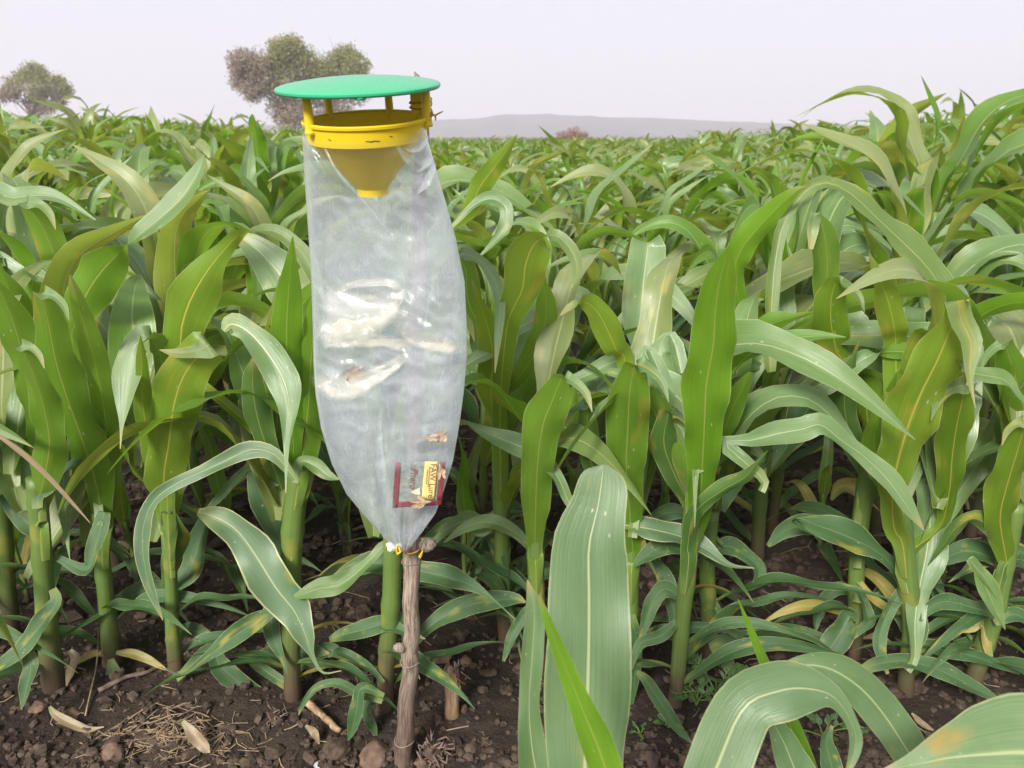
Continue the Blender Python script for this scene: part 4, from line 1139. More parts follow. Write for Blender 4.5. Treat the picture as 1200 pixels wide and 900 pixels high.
STK = [(471, 905, 9.8, .815), (474, 862, 10.2, .818), (480, 790, 9.8, .822), (482, 735, 9.4, .825), (482, 650, 9.6, .83), (486, 480, 9.4, .846), (492, 250, 8.4, .872), (494, 130, 7.7, .875), (489, 97, 3.6, .875), (487.5, 84, 1.2, .875)]
def make_stake():
    b = px(471, 905, .815); b.z = 0
    root = thing('wooden_stake', b, 'knotty dry brown stick standing in the soil and carrying the bag trap', 'stake')
    P = [px(x, y, Y) for (x, y, w, Y) in STK]
    P[0].z = -0.03
    Rr = [w * zc_of(p) / 900 for p, (x, y, w, Y) in zip(P, STK)]
    tt = np.linspace(0, len(P) - 1, 90)
    Q = catmull([tuple(p) for p in P], tt); RR = catmull([[r] for r in Rr], tt)[:, 0]
    Zs = Q[:, 2]
    nodes = [px(475, 866, .818).z, px(481, 772, .823).z, px(482, 656, .829).z, px(488, 470, .847).z, px(495, 300, .866).z]
    for i in range(90):
        for nz in nodes: RR[i] *= 1 + 0.16 * math.exp(-((Zs[i] - nz) / 0.0055) ** 2)
        Q[i, 0] += 0.0012 * math.sin(i * .7); RR[i] *= 1 + 0.03 * math.sin(i * 1.9)
    v, f, u = tube([Vector(q) for q in Q], RR, 20)
    v = [p + Vector((mnoise.noise(p * 160), mnoise.noise(p * 160 + Vector((9, 0, 0))), 0)) * 0.00035 for p in v]
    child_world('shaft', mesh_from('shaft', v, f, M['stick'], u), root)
    for (x, y, Y, w) in ((474, 867, .818, 11.4), (480.5, 775, .823, 11.2), (482, 657, .829, 11)):
        c = px(x, y, Y); r = w * zc_of(c) / 900
        pts = [c + Vector((math.cos(a) * r, math.sin(a) * r, 0.0010 * math.sin(a * 2 + x))) for a in np.linspace(0, 2 * math.pi, 25)]
        v, f, u = tube(pts, [0.0008] * 25, 6)
        child_world('node_ring', mesh_from('node_ring', v, f, M['stick'], u), root)
    for (x, y, Y, r, sx) in ((468, 759, .816, .0062, -1), (501, 638, .822, .0088, 1)):
        bm = bmesh.new(); bmesh.ops.create_icosphere(bm, subdivisions=3, radius=r)
        c = px(x, y, Y)
        for vv in bm.verts:
            n = vv.co.normalized()
            vv.co *= 1 + .22 * mnoise.noise(n * 3 + c * 9) + .10 * mnoise.noise(n * 9)
            vv.co.x *= 1.25; vv.co += c
            if (vv.co - c).x * sx < 0: vv.co.z -= 0.15 * abs((vv.co - c).x)
        vs_ = [v.co.copy() for v in bm.verts]; fs_ = [tuple(v.index for v in f.verts) for f in bm.faces]; bm.free()
        me = mesh_from('knot', vs_, fs_, M['stick'], [(math.atan2((v - c).y, (v - c).x) / 6.283 + .5, .5 + (v - c).z * 3) for v in vs_])
        child_world('knot', me, root)
    return root
make_stake()

# ------------------------------------------------------------------ the funnel trap
def plastic(name, ca, cb, rough=0.38, dirt=0.25, sss=0.0):
    m, nt = new_mat(name)
    g = N(nt)
    ob = g.node('ShaderNodeTexCoord').outputs['Object']
    a = g.noise(ob, 40.0, 4.0, 0.6); d = g.noise(ob, 130.0, 5.0, 0.7)
    c = g.mix(a, ca, cb)
    c = g.mix(g.smooth(d, 0.62, 0.78, 0.0, dirt), c, (0.25, 0.19, 0.10))
    b = g.node('ShaderNodeBsdfPrincipled'); g.link(c, b.inputs['Base Color'])
    g.link(g.math('MULTIPLY_ADD', d, 0.25, rough - 0.12), b.inputs['Roughness'])
    t = g.node('ShaderNodeBsdfTranslucent'); g.link(c, t.inputs[0])
    mx = g.node('ShaderNodeMixShader'); mx.inputs[0].default_value = 0.16
    bp = g.node('ShaderNodeBump'); bp.inputs['Strength'].default_value = 0.12; bp.inputs['Distance'].default_value = 0.0006
    g.link(d, bp.inputs['Height']); g.link(bp.outputs[0], b.inputs['Normal'])
    g.link(b.outputs[0], mx.inputs[1]); g.link(t.outputs[0], mx.inputs[2])
    out = g.node('ShaderNodeOutputMaterial'); g.link(mx.outputs[0], out.inputs[0])
    return m
M['ylw'] = plastic('yellow_plastic', (0.84, 0.60, 0.018), (0.88, 0.66, 0.026), dirt=.10)
M['grn'] = plastic('green_plastic', (0.050, 0.43, 0.205), (0.07, 0.50, 0.25), rough=0.24, dirt=0.10)
M['twine'] = simple_mat('brown_twine', (0.30, 0.17, 0.05), (0.48, 0.30, 0.10), scale=300, rough=0.8)
M['yellow_tie'] = simple_mat('yellow_tie', (0.75, 0.45, 0.02), (0.85, 0.55, 0.04), scale=200, rough=0.5)

def film_material(name='milky_plastic_film', add=0.0, ca=(0.80, 0.86, 0.94), clear=True, rough=0.24):
    m, nt = new_mat(name)
    g = N(nt)
    ob = g.node('ShaderNodeTexCoord').outputs['Object']
    big = g.noise(ob, 14.0, 3.0, 0.55); mid = g.noise(ob, 60.0, 4.0, 0.65); fine = g.noise(ob, 420.0, 3.0, 0.7)
    scr = g.node('ShaderNodeMapping'); g.link(ob, scr.inputs[0]); scr.inputs['Scale'].default_value = (1, 1, .12); scr.inputs['Rotation'].default_value = (0, .3, 0)
    sc = g.noise(scr.outputs[0], 260.0, 2.0, 0.6)
    lw = g.node('ShaderNodeLayerWeight'); lw.inputs['Blend'].default_value = 0.35
    dens = g.math('MULTIPLY_ADD', g.smooth(big, 0.3, 0.7), 0.07, 0.23)
    dens = g.math('ADD', dens, g.smooth(mid, 0.48, 0.75, 0.0, 0.09))
    dens = g.math('ADD', dens, g.smooth(fine, 0.58, 0.75, 0.0, 0.16))
    dens = g.math('ADD', dens, g.smooth(sc, 0.60, 0.72, 0.0, 0.10))
    dens = g.math('ADD', dens, g.math('MULTIPLY', g.math('POWER', lw.outputs['Facing'], 2.2), 0.45), clamp=True)
    dens = g.math('ADD', dens, add, clamp=True)
    if clear:
        ca_ = g.node('ShaderNodeAttribute', attribute_name='clear').outputs['Fac']
        dens = g.math('MULTIPLY', dens, g.math('MULTIPLY_ADD', ca_, -0.82, 1.0))
    if not clear:       # a tuck fades out where the doubled film flattens
        uv_ = g.node('ShaderNodeTexCoord').outputs['UV']; su = g.node('ShaderNodeSeparateXYZ'); g.link(uv_, su.inputs[0])
        eu = g.smooth(g.math('ABSOLUTE', g.math('SUBTRACT', su.outputs[0], .5)), .22, .5, 1.0, 0.0)
        ev = g.smooth(g.math('ABSOLUTE', g.math('SUBTRACT', su.outputs[1], .5)), .33, .5, 1.0, 0.0)
        edge = g.math('MULTIPLY', eu, ev)
        dens = g.math('MULTIPLY', dens, edge)
    d = g.node('ShaderNodeBsdfDiffuse'); d.inputs[0].default_value = (*ca, 1)
    t = g.node('ShaderNodeBsdfTranslucent'); t.inputs[0].default_value = (*ca, 1)
    mm = g.node('ShaderNodeMixShader'); mm.inputs[0].default_value = 0.45
    g.link(d.outputs[0], mm.inputs[1]); g.link(t.outputs[0], mm.inputs[2])
    tr = g.node('ShaderNodeBsdfTransparent'); tr.inputs[0].default_value = (0.96, 0.97, 0.97, 1)
    mx = g.node('ShaderNodeMixShader'); g.link(dens, mx.inputs[0]); g.link(tr.outputs[0], mx.inputs[1]); g.link(mm.outputs[0], mx.inputs[2])
    gl = g.node('ShaderNodeBsdfGlossy'); gl.inputs['Roughness'].default_value = rough; gl.inputs[0].default_value = (1, 1, 1, 1)
    bp = g.node('ShaderNodeBump'); bp.inputs['Strength'].default_value = 0.35; bp.inputs['Distance'].default_value = 0.0015
    g.link(g.math('ADD', mid, g.math('MULTIPLY', sc, 0.4)), bp.inputs['Height']); g.link(bp.outputs[0], gl.inputs['Normal'])
    lf = g.node('ShaderNodeLayerWeight'); lf.inputs['Blend'].default_value = 0.5; g.link(bp.outputs[0], lf.inputs['Normal'])
    fx = g.math('MULTIPLY_ADD', g.math('POWER', lf.outputs['Facing'], 4.0), 0.75, 0.060, clamp=True)
    if clear: fx = g.math('MULTIPLY', fx, g.math('MULTIPLY_ADD', g.math('MAXIMUM', ca_, 0.0), -0.6, 1.0))
    if not clear: fx = g.math('MULTIPLY', fx, g.math('MULTIPLY', edge, .4))
    m2 = g.node('ShaderNodeMixShader'); g.link(fx, m2.inputs[0]); g.link(mx.outputs[0], m2.inputs[1]); g.link(gl.outputs[0], m2.inputs[2])
    out = g.node('ShaderNodeOutputMaterial'); g.link(m2.outputs[0], out.inputs[0])
    return m
M['film'] = film_material()
M['film_tuck'] = film_material('tucked_plastic_film', .06, (0.74, 0.79, 0.85), False, .30)
M['film_fold'] = film_material('doubled_plastic_film', .34, (0.80, 0.76, 0.66), False, .30)

BAG_ROWS = [  # y, left x, right x, centre distance, half depth
    (150, 357.5, 499, .800, .0575), (165, 357.5, 501, .800, .058), (200, 359, 511, .802, .055), (240, 361, 523, .803, .050), (280, 363.5, 534, .803, .045), (330, 366, 544.5, .802, .040),
    (380, 367.5, 547, .800, .037), (420, 368, 547, .798, .035), (460, 370.5, 543.5, .796, .034), (500, 377, 538, .794, .033), (540, 389, 531, .793, .031), (575, 406, 520, .793, .028),
    (600, 426, 511, .795, .023), (620, 444, 497, .797, .017), (634, 456, 486, .799, .011), (642, 462, 480, .800, .007)]
def bag_row(y):
    A = np.array(BAG_ROWS)
    return [float(np.interp(y, A[:, 0], A[:, i])) for i in range(5)]

def crease(x, z, s, seed, ax=1.0, az=1.0):
    return 1 - abs(mnoise.noise(Vector((x / s * ax, z / s * az, seed)))) * 2

def contact(x, y):
    """1 where the sachet or a moth presses on the front film"""
    c = 0.0
    for (cx_, cy_, rx_, ry_) in ((491, 568, 38, 34), (517, 509, 13, 9), (501, 511, 10, 6), (421, 433, 13, 7)):
        t = math.sqrt(((x - cx_) / rx_) ** 2 + ((y - cy_) / ry_) ** 2)
        c = max(c, min(1.0, max(0.0, (1.35 - t) / .35)))
    return c

def bag_point(y, ph, disp=True):
    _, xl, xr, Yc, dp = bag_row(y)
    xc, hw = (xl + xr) / 2, (xr - xl) / 2
    cx = math.cos(ph); sy = math.sin(ph)                 # ph = -90 deg faces the viewer
    p = px(xc + hw * cx, y, Yc)
    p.y += dp * math.copysign(abs(sy) ** 0.85, sy)
    if disp:
        X = p.x * 1.0; Zz = p.z
        inner = min(1.0, (1 - abs(cx)) * 4.0)             # keep the outline
        low = max(0.0, min(1.0, (y - 540) / 90))
        top = max(0.0, min(1.0, (y - 160) / 50))
        xx = xc + hw * cx
        d = 0.0
        side = 0.0 if sy < 0 else 50.0
        # broad slack
        d += 0.006 * mnoise.noise(Vector((X * 14, Zz * 9, 2 + side))) * top
        # crumpled band across the middle, strongest at left
        band = math.exp(-((y - 395) / 62.0) ** 2) * (1.0 if xx < 480 else 0.62)
        tilt = Zz + 0.25 * X
        d += band * 0.006 * (crease(X, tilt, 0.055, 4 + side, .6, 1.5) - .5)
        d += band * 0.004 * (crease(X, tilt, 0.024, 9 + side, .7, 1.4) - .5)
        d += band * 0.003 * math.sin((y - 330) / 23.0 + (xx - 370) / 60.0)
        # sharp tucks under the rim at right
        tk = math.exp(-(((xx - 500) / 34.0) ** 2 + ((y - 205) / 55.0) ** 2))
        d += tk * 0.006 * (crease(X + Zz * .6, Zz, 0.03, 14 + side, 1.2, 1.2) - .5)
        # diagonal pleat from the rim's left end
        t = (y - 155) / 150.0
        if 0 <= t <= 1.2:
            line = 361 + 105 * t
            d += 0.006 * max(0.0, 1 - abs(xx - line) / 9.0) * min(1, t * 5) * (1.2 - t)
        # pleats gathering towards the knot
        lp = max(0.0, min(1.0, (y - 470) / 130))
        d += lp * 0.0045 * (crease(ph * 0.5 + 0.12 * math.sin(y / 40), 0, 0.16, 21 + side) - .4) * (1 - .6 * low)
        d += 0.005 * lp * max(0.0, 1 - abs(xx - (441 + (y - 540) * .12)) / 11.0)
        # fine wrinkling everywhere
        d += 0.0012 * (crease(X, Zz, 0.02, 31 + side) - .5) * top
        d *= 1 - contact(xx, y)
        nrm = -1.0 if sy < 0 else 1.0
        p.y += nrm * d * inner
        p.z += 0.25 * d * inner
    return p

def front_of_bag(x, y, inset):
    """a place just behind the bag's front film on the sight line through (x, y)"""
    _, xl, xr, Yc, dp = bag_row(y)
    c = ((x - (xl + xr) / 2) / ((xr - xl) / 2))
    ph = -math.acos(max(-.94, min(.94, c)))
    p = bag_point(y, ph)
    q = px(x, y, p.y + inset)
    return q

def build_trap():
    O = px(428.5, 139.5, .80)
    tilt = R(9.0); roll = R(1.2)
    Rm = Matrix.Rotation(-roll, 4, 'Y') @ Matrix.Rotation(tilt, 4, 'X')
    T = Matrix.Translation(O) @ Rm
    foot = Vector((O.x, O.y, 0.0))
    root = thing('funnel_trap', O, 'insect trap with green lid, yellow funnel and long milky plastic bag', 'insect trap')
    def tr(v): return [T @ Vector(p) for p in v]
    rr = 0.0597
    # funnel: rolled rim, collar, cone, spout, with wall thickness
    prof = [(rr - .0035, -.001), (rr - .0015, .0012), (rr + .0012, .0016), (rr + .0026, .0004), (rr + .0022, -.0020), (rr + .0002, -.0030), (rr - .0014, -.0185), (rr - .0030, -.0198), (rr - .0052, -.0200),
            (.0172, -.0655), (.0162, -.0664), (.0160, -.0735), (.0145, -.0735), (.0145, -.0664), (.0156, -.0648), (rr - .0072, -.0186), (rr - .0040, -.0175)]
    v, f = lathe(prof, 96, close=True)
    child_world('funnel', crisp(mesh_from('funnel', tr(v), f, M['ylw'])), root)
    # lid
    H = 0.0320
    rl = 0.0790
    pl = [(0.0001, H + .0075), (.012, H + .0074), (.03, H + .0064), (.05, H + .0046), (.066, H + .0024), (.075, H + .0008), (rl - .001, H - .0002), (rl, H - .0012), (rl, H - .0030), (rl - .0012, H - .0045), (rl - .0022, H - .0028),
          (.07, H - .0008), (.05, H + .0022), (.03, H + .0040), (0.0001, H + .0050)]
    v, f = lathe(pl, 128)
    Tl = Matrix.Translation(Vector((-.0035, 0, 0)))
    lid = child_world('lid', crisp(mesh_from('lid', [T @ (Tl @ p) for p in v], f, M['grn'])), root)
    v, f = lathe([(0.0001, H - .0062), (.0045, H - .0062), (.0052, H - .0052), (.0052, H - .0009), (.0001, H - .0009)], 20)
    Tk = Matrix.Translation(Vector((.010, -.072, 0)))
    kn = crisp(mesh_from('lug', [T @ (Tk @ p) for p in v], f, M['grn']))
    o = bpy.data.objects.new('lug', kn); col.objects.link(o); o.parent = lid
    # posts
    for (ang, r, z0, rad) in ((-139, rr + .0010, -.0065, .0045), (137, rr + .0005, -.004, .0041), (-6, rr + .0018, -.0065, .0046), (75, rr + .0005, -.004, .0041)):
        a = R(ang); x, y = r * math.cos(a), r * math.sin(a)
        pr = [(0.0001, z0 - .0012), (rad * 1.1, z0 - .001), (rad * 1.22, z0 + .0008), (rad * 1.1, z0 + .0022), (rad * 1.04, z0 + .004), (rad * .92, H - .004), (rad * .95, H + .0002), (.0001, H + .0002)]
        v, f = lathe(pr, 20)
        Tp = Matrix.Translation(Vector((x, y, 0)))
        child_world('post', crisp(mesh_from('post', [T @ (Tp @ p) for p in v], f, M['ylw'])), root)
    # flat bracket that holds the trap to the stake
    bm = bmesh.new()
    bmesh.ops.create_cube(bm, size=1.0)
    for vv in bm.verts:
        vv.co = Vector((vv.co.x * .0170 + .0500, vv.co.y * .0030 + .0330, vv.co.z * .0460 + .0040))
    bmesh.ops.bevel(bm, geom=bm.edges[:], offset=.0008, segments=2, affect='EDGES')
    for vv in bm.verts: vv.co = T @ vv.co
    me = bpy.data.meshes.new('bracket'); bm.to_mesh(me); bm.free(); me.materials.append(M['ylw'])
    br = child_world('bracket', me, root)
    for zz, sl in ((.0100, .0006), (.0055, -.0012)):
        pts = [T @ Vector((.0410, .0305, zz)), T @ Vector((.0500, .0300, zz + sl)), T @ Vector((.0590, .0300, zz)), T @ Vector((.0600, .034, zz - .001)), T @ Vector((.0605, .052, zz)), T @ Vector((.0580, .076, zz)), T @ Vector((.050, .084, zz)), T @ Vector((.0405, .060, zz)), T @ Vector((.0400, .034, zz))]
        tt = np.linspace(0, len(pts) - 1, 40)
        v, f, u = tube([Vector(q) for q in catmull([tuple(p) for p in pts], tt)], [.0008] * 40, 6)
        child_world('tie_cord', mesh_from('tie_cord', v, f, M['twine'], u), root)
    # twisted cord end at right
    a = px(502, 133, .795); V_, F_ = [], []
    for pts in ([px(500, 129, .793), px(506, 133.5, .79), px(510, 135, .788), px(514, 133, .788), px(519, 130.5, .787)], [px(509, 134.5, .788), px(510.5, 138, .787), px(510, 141.5, .787)], [px(505, 128, .80), px(507, 134, .79), px(505, 137.5, .795)]):
        v, f, u = tube([Vector(q) for q in catmull([tuple(p) for p in pts], np.linspace(0, len(pts) - 1, 12))], np.linspace(.0011, .0006, 12), 6)
        o_ = len(V_); V_ += v; F_ += [tuple(i + o_ for i in q) for q in f]
    child_world('cord_end', mesh_from('cord_end', V_, F_, M['twine']), root)
    M['grime'] = simple_mat('dark_scratch', (0.16, 0.11, 0.03), (0.22, 0.15, 0.05), scale=300, rough=0.9)
    for (a0, a1, z_) in ((-82, -69, -.0120), (-60, -57, -.0088), (-118, -114, -.0105)):
        pts = [T @ Vector(((rr - .0004) * math.cos(R(a)), (rr - .0004) * math.sin(R(a)), z_ + .0004 * math.sin(a))) for a in np.linspace(a0, a1, 8)]
        v, f, u = tube(pts, [.0002, .0004, .0005, .0005, .0004, .0005, .0004, .0002], 5)
        child_world('scratch', mesh_from('scratch', v, f, M['grime']), root)
    # the bag
    NY, NP = 190, 150
    V, F = [], []
    ytop = 156.0
    for j in range(NY):
        s = j / (NY - 1)
        for k in range(NP):
            ph = -math.pi / 2 + 2 * math.pi * k / NP
            # the mouth of the bag hangs lower in front and rides up at the right
            cx = math.cos(ph); sy = math.sin(ph)
            y0 = 158 + (9.5 if sy < 0 else 0) * abs(sy) - 12 * max(0, cx) ** 3 - 2 * max(0, -cx) ** 3
            y = y0 + (642 - y0) * s
            V.append(bag_point(y, ph))
    for j in range(NY - 1):
        for k in range(NP):
            k2 = (k + 1) % NP
            F.append((j * NP + k, (j + 1) * NP + k, (j + 1) * NP + k2, j * NP + k2))
    bme = mesh_from('bag', V, F, M['film'])
    at_ = bme.attributes.new('clear', 'FLOAT', 'POINT')
    cl = []
    for j in range(NY):
        s = j / (NY - 1)
        for k in range(NP):
            ph = -math.pi / 2 + 2 * math.pi * k / NP
            y = 160 + 482 * s
            _, xl_, xr_, _, _ = bag_row(y)
            xx = (xl_ + xr_) / 2 + (xr_ - xl_) / 2 * math.cos(ph)
            c_ = contact(xx, y) if math.sin(ph) < 0 else -0.7
            cone = max(0.0, 1 - max(abs(xx - 433) / (64 - (y - 165) * .72 + 4), (y - 222) / 14 + 1 if y > 208 else 0)) if y < 226 else 0
            c_ = max(c_, min(1.08, cone * 5)) if math.sin(ph) < 0 else c_
            cl.append(c_)
    at_.data.foreach_set('value', np.array(cl, dtype=np.float32))
    bag = child_world('bag', bme, root)
    # folds of film doubled over on themselves
    FOLDS = [[(366, 368, 27), (400, 370, 27), (430, 368, 25), (452, 356, 18), (463, 338, 6)],
             [(366, 400, 9), (400, 398, 8), (440, 398, 8), (470, 404, 7), (480, 414, 4)],
             [(382, 428, 16), (390, 446, 18), (402, 454, 15), (425, 447, 12), (455, 431, 8), (479, 417, 4)],
             [(388, 349, 2), (408, 335, 4), (440, 331, 4.5), (460, 333, 5), (468, 346, 5), (461, 366, 4)],
             [(469, 352, 4), (472, 376, 9), (486, 394, 10), (512, 402, 10), (533, 407, 7), (544, 409, 1)],
             [(448, 470, 2), (445, 510, 3), (447, 550, 6), (453, 590, 8), (463, 622, 6)],
             [(363, 160, 1), (395, 200, 1.6), (430, 240, 1.6), (462, 280, 1)],
             [(462, 168, 1), (474, 182, 4), (487, 196, 6), (500, 190, 5), (508, 182, 1)],
             [(487, 230, 1), (500, 214, 5), (508, 196, 3), (510, 188, 1)],
             [(470, 172, 1), (486, 176, 3), (499, 165, 3), (502, 152, 1)]]
    for fi, st in enumerate(FOLDS):
        C, B = [], []
        for i, (x, y, w) in enumerate(st):
            a_, b_ = st[max(0, i - 1)], st[min(len(st) - 1, i + 1)]
            tx, ty = b_[0] - a_[0], -(b_[1] - a_[1]); L_ = math.hypot(tx, ty)
            p = front_of_bag(max(x, 374), y, .0002 if fi < 6 else .0008)
            C.append(tuple(p)); w *= 1.35
            B.append(tuple((RIGHT * (ty / L_) + UPV * (-tx / L_)) * (w * zc_of(p) / 900)))
        vv, ff, uu = ribbon(C, B, 40, 15, .25, .25, 2.5, 300 + fi, .12)
        vv = [Vector(q) for q in vv]
        vv = [q + FWD * (.0030 * (crease(q.x + q.z * .5, q.z, .017, fi * 3.3) - .45) + .0016 * (crease(q.x - q.z, q.z, .008, fi * 7.1) - .45)) * (1 if fi < 6 else .5) for q in vv]
        o = bpy.data.objects.new('film_fold', mesh_from('film_fold', vv, ff, M['film_fold' if fi < 5 else 'film_tuck'], uu, smooth=True)); col.objects.link(o); o.parent = bag
    # gathered tail, tied to the stake
    M['film_white'] = simple_mat('bunched_film', (0.72, 0.74, 0.80), (0.85, 0.86, 0.90), scale=90, rough=0.35, bump=.4, bump_dist=.002)
    pts = [px(470, 641, .798), px(463, 642, .795), px(458, 641, .792), px(453.5, 642, .790)]
    v, f, u = tube([Vector(q) for q in catmull([tuple(p) for p in pts], np.linspace(0, 3, 14))], [.0055 * (.62 + .38 * abs(math.sin(i * .24 + 2.2))) * (1 if i < 12 else .9) for i in range(14)], 18)
    v = [p + Vector((mnoise.noise(p * 260), 0, mnoise.noise(p * 260 + Vector((5, 5, 5))))) * .0022 for p in v]
    t_ = mesh_from('bag_tail', v, f, M['film_white'])
    o = bpy.data.objects.new('bag_tail', t_); col.objects.link(o); o.parent = bag
    c0 = px(482, 642, .828); r = 0.0104
    pts = [px(466, 645, .790), px(470, 644, .795)]
    for a in np.linspace(-2.2, 0.35, 9): pts.append(c0 + Vector((math.cos(a) * r, math.sin(a) * r, .0012 * a)))
    pts += [px(496.5, 640, .822), px(495, 648, .818), px(492, 654, .815)]
    V_, F_ = [], []
    loops = [pts, [px(466, 638, .788), px(464.5, 643, .787), px(466, 650, .789)], [px(467, 640, .79), px(469, 647, .788), px(465, 648, .789), px(466, 641, .79)],
             [px(495, 631, .823), px(497, 638, .818), px(495, 646, .816), px(491, 653, .815)]]
    for p_ in loops:
        q = [Vector(x) for x in catmull([tuple(p) for p in p_], np.linspace(0, len(p_) - 1, 36))]
        v, f, u = tube(q, [.0010] * 36, 8)
        o_ = len(V_); V_ += v; F_ += [tuple(i + o_ for i in qq) for qq in f]
    o = child_world('tie_string', mesh_from('tie_string', V_, F_, M['yellow_tie']), root)
    return root
build_trap()

# ------------------------------------------------------------------ sachet and moths inside the bag
M['maroon'] = simple_mat('maroon_print', (0.22, 0.035, 0.045), (0.30, 0.06, 0.07), scale=300, rough=0.4)
M['label_yellow'] = simple_mat('yellow_label', (0.88, 0.72, 0.22), (0.92, 0.78, 0.30), scale=200, rough=0.5)
M['ink_red'] = simple_mat('red_ink', (0.32, 0.07, 0.05), (0.32, 0.07, 0.05), rough=0.6)
M['grey_foil'] = simple_mat('clouded_clear_pouch', (0.20, 0.23, 0.215), (0.36, 0.40, 0.37), scale=160, rough=0.3)
M['cream'] = simple_mat('cream_wick', (0.72, 0.66, 0.48), (0.80, 0.75, 0.58), scale=200, rough=0.7)
def build_sachet():
    def fb(x, y):
        p_ = front_of_bag(x, y, .0030); return p_.y
    yl = max(fb(463, 545), fb(460, 590)); yr = max(fb(519, 545), fb(514, 588)) 
    # corners in the photograph, clockwise from top left
    TL, TR, BR, BL = px(463.2, 541.2, yl), px(522, 541.2, yr), px(517.5, 591.5, yr), px(459.5, 594.8, yl)
    root = thing('lure_sachet', BL, 'maroon-edged lure sachet with a yellow label at the bottom of the bag', 'sachet')
    nrm = (TR - TL).cross(BL - TL).normalized()
    if nrm.y > 0: nrm = -nrm
    def at(u, v, h=0): 
        return TL.lerp(TR, u).lerp(BL.lerp(BR, u), v) + nrm * h
    def patch(name, u0, v0, u1, v1, h, mat, thick=.0006, parent=root, skew=0.0, bulge=0.0, nu=8, nv=8):
        V, F = [], []
        for side in (0, 1):
            for j in range(nv + 1):
                for i in range(nu + 1):
                    u, v = i / nu, j / nv
                    b = bulge * math.sin(math.pi * u) * math.sin(math.pi * v)
                    V.append(at(u0 + (u1 - u0) * u + skew * v, v0 + (v1 - v0) * v, (h + b) if side == 0 else h - thick))
        n1 = (nu + 1) * (nv + 1)
        for j in range(nv):
            for i in range(nu):
                a = j * (nu + 1) + i
                F.append((a, a + nu + 1, a + nu + 2, a + 1)); F.append((n1 + a, n1 + a + 1, n1 + a + nu + 2, n1 + a + nu + 1))
        ring = [i for i in range(nu + 1)] + [j * (nu + 1) + nu for j in range(1, nv + 1)] + [nv * (nu + 1) + i for i in range(nu - 1, -1, -1)] + [j * (nu + 1) for j in range(nv - 1, 0, -1)]
        for k in range(len(ring)):
            a, b2 = ring[k], ring[(k + 1) % len(ring)]
            F.append((a, b2, n1 + b2, n1 + a))
        me = mesh_from(name, V, F, mat)
        if parent is root: return child_world(name, me, root)
        o = bpy.data.objects.new(name, me); col.objects.link(o); o.parent = parent; return o
    patch('pouch', 0, 0, 1, 1, 0, M['grey_foil'], bulge=.0004)
    patch('border', 0, 0, .105, 1, .0012, M['maroon'])
    patch('border', .107, .875, .995, .995, .0012, M['maroon'])
    patch('border', .885, 0, .998, .872, .0012, M['maroon'])
    lab = patch('label_card', .585, -.02, .845, .855, .0018, M['label_yellow'], skew=-.015)
    # a wick inside and a crumbled strip below the label
    V = [at(.34, .66, .0016), at(.52, .57, .0016), at(.55, .73, .0016), at(.45, .72, .0016), at(.34, .66, .0011), at(.52, .57, .0011), at(.55, .73, .0011), at(.45, .72, .0011)]
    child_world('wick', mesh_from('wick', V, [(0, 1, 2, 3), (7, 6, 5, 4), (0, 4, 5, 1), (1, 5, 6, 2), (2, 6, 7, 3), (3, 7, 4, 0)], M['cream'], smooth=False), root)
    # lettering, reading from top to bottom
    ex = (TR - TL).normalized(); ey = (TL - BL).normalized()
    def words(name, s, u, v, size, mat, italic=0.0, h=.0022, ru=0.0):
        cu = bpy.data.curves.new(name, 'FONT'); cu.body = s; cu.size = size; cu.shear = italic; cu.extrude = .00005; cu.align_x = 'LEFT'; cu.align_y = 'CENTER'
        cu.materials.append(mat)
        o = bpy.data.objects.new(name, cu); col.objects.link(o); o.parent = root
        X = -ey; Z = nrm; Yv = Z.cross(X).normalized()
        X = Yv.cross(Z).normalized()
        m = Matrix((X, Yv, Z)).transposed().to_4x4()
        bpy.context.view_layer.update()
        tm = bpy.data.meshes.new_from_object(o); tm.name = name
        bpy.data.objects.remove(o); bpy.data.curves.remove(cu)
        o = bpy.data.objects.new(name, tm); col.objects.link(o); o.parent = root
        o.matrix_local = Matrix.Translation(at(u, v, h) - root.location) @ m
        return o
    words('lettering', 'FAW Lure', .755, .02, .0098, M['ink_red'])
    words('lettering', 'Phero', .375, .12, .0105, M['ink_red'], italic=.3, h=.0016)
    # two lines of print too fine to read
    for (u, v0, v1) in ((.685, .10, .56), (.645, .16, .50)):
        n = 14; V, F = [], []
        for i in range(n):
            a = v0 + (v1 - v0) * i / n; b2 = a + (v1 - v0) / n * .7
            k = len(V)
            V += [at(u - .010, a, .0021), at(u + .012, a, .0021), at(u + .012, b2, .0021), at(u - .010, b2, .0021)]
            F.append((k, k + 3, k + 2, k + 1))
        child_world('fine_print', mesh_from('fine_print', V, F, M['ink_red'], smooth=False), root)
build_sachet()

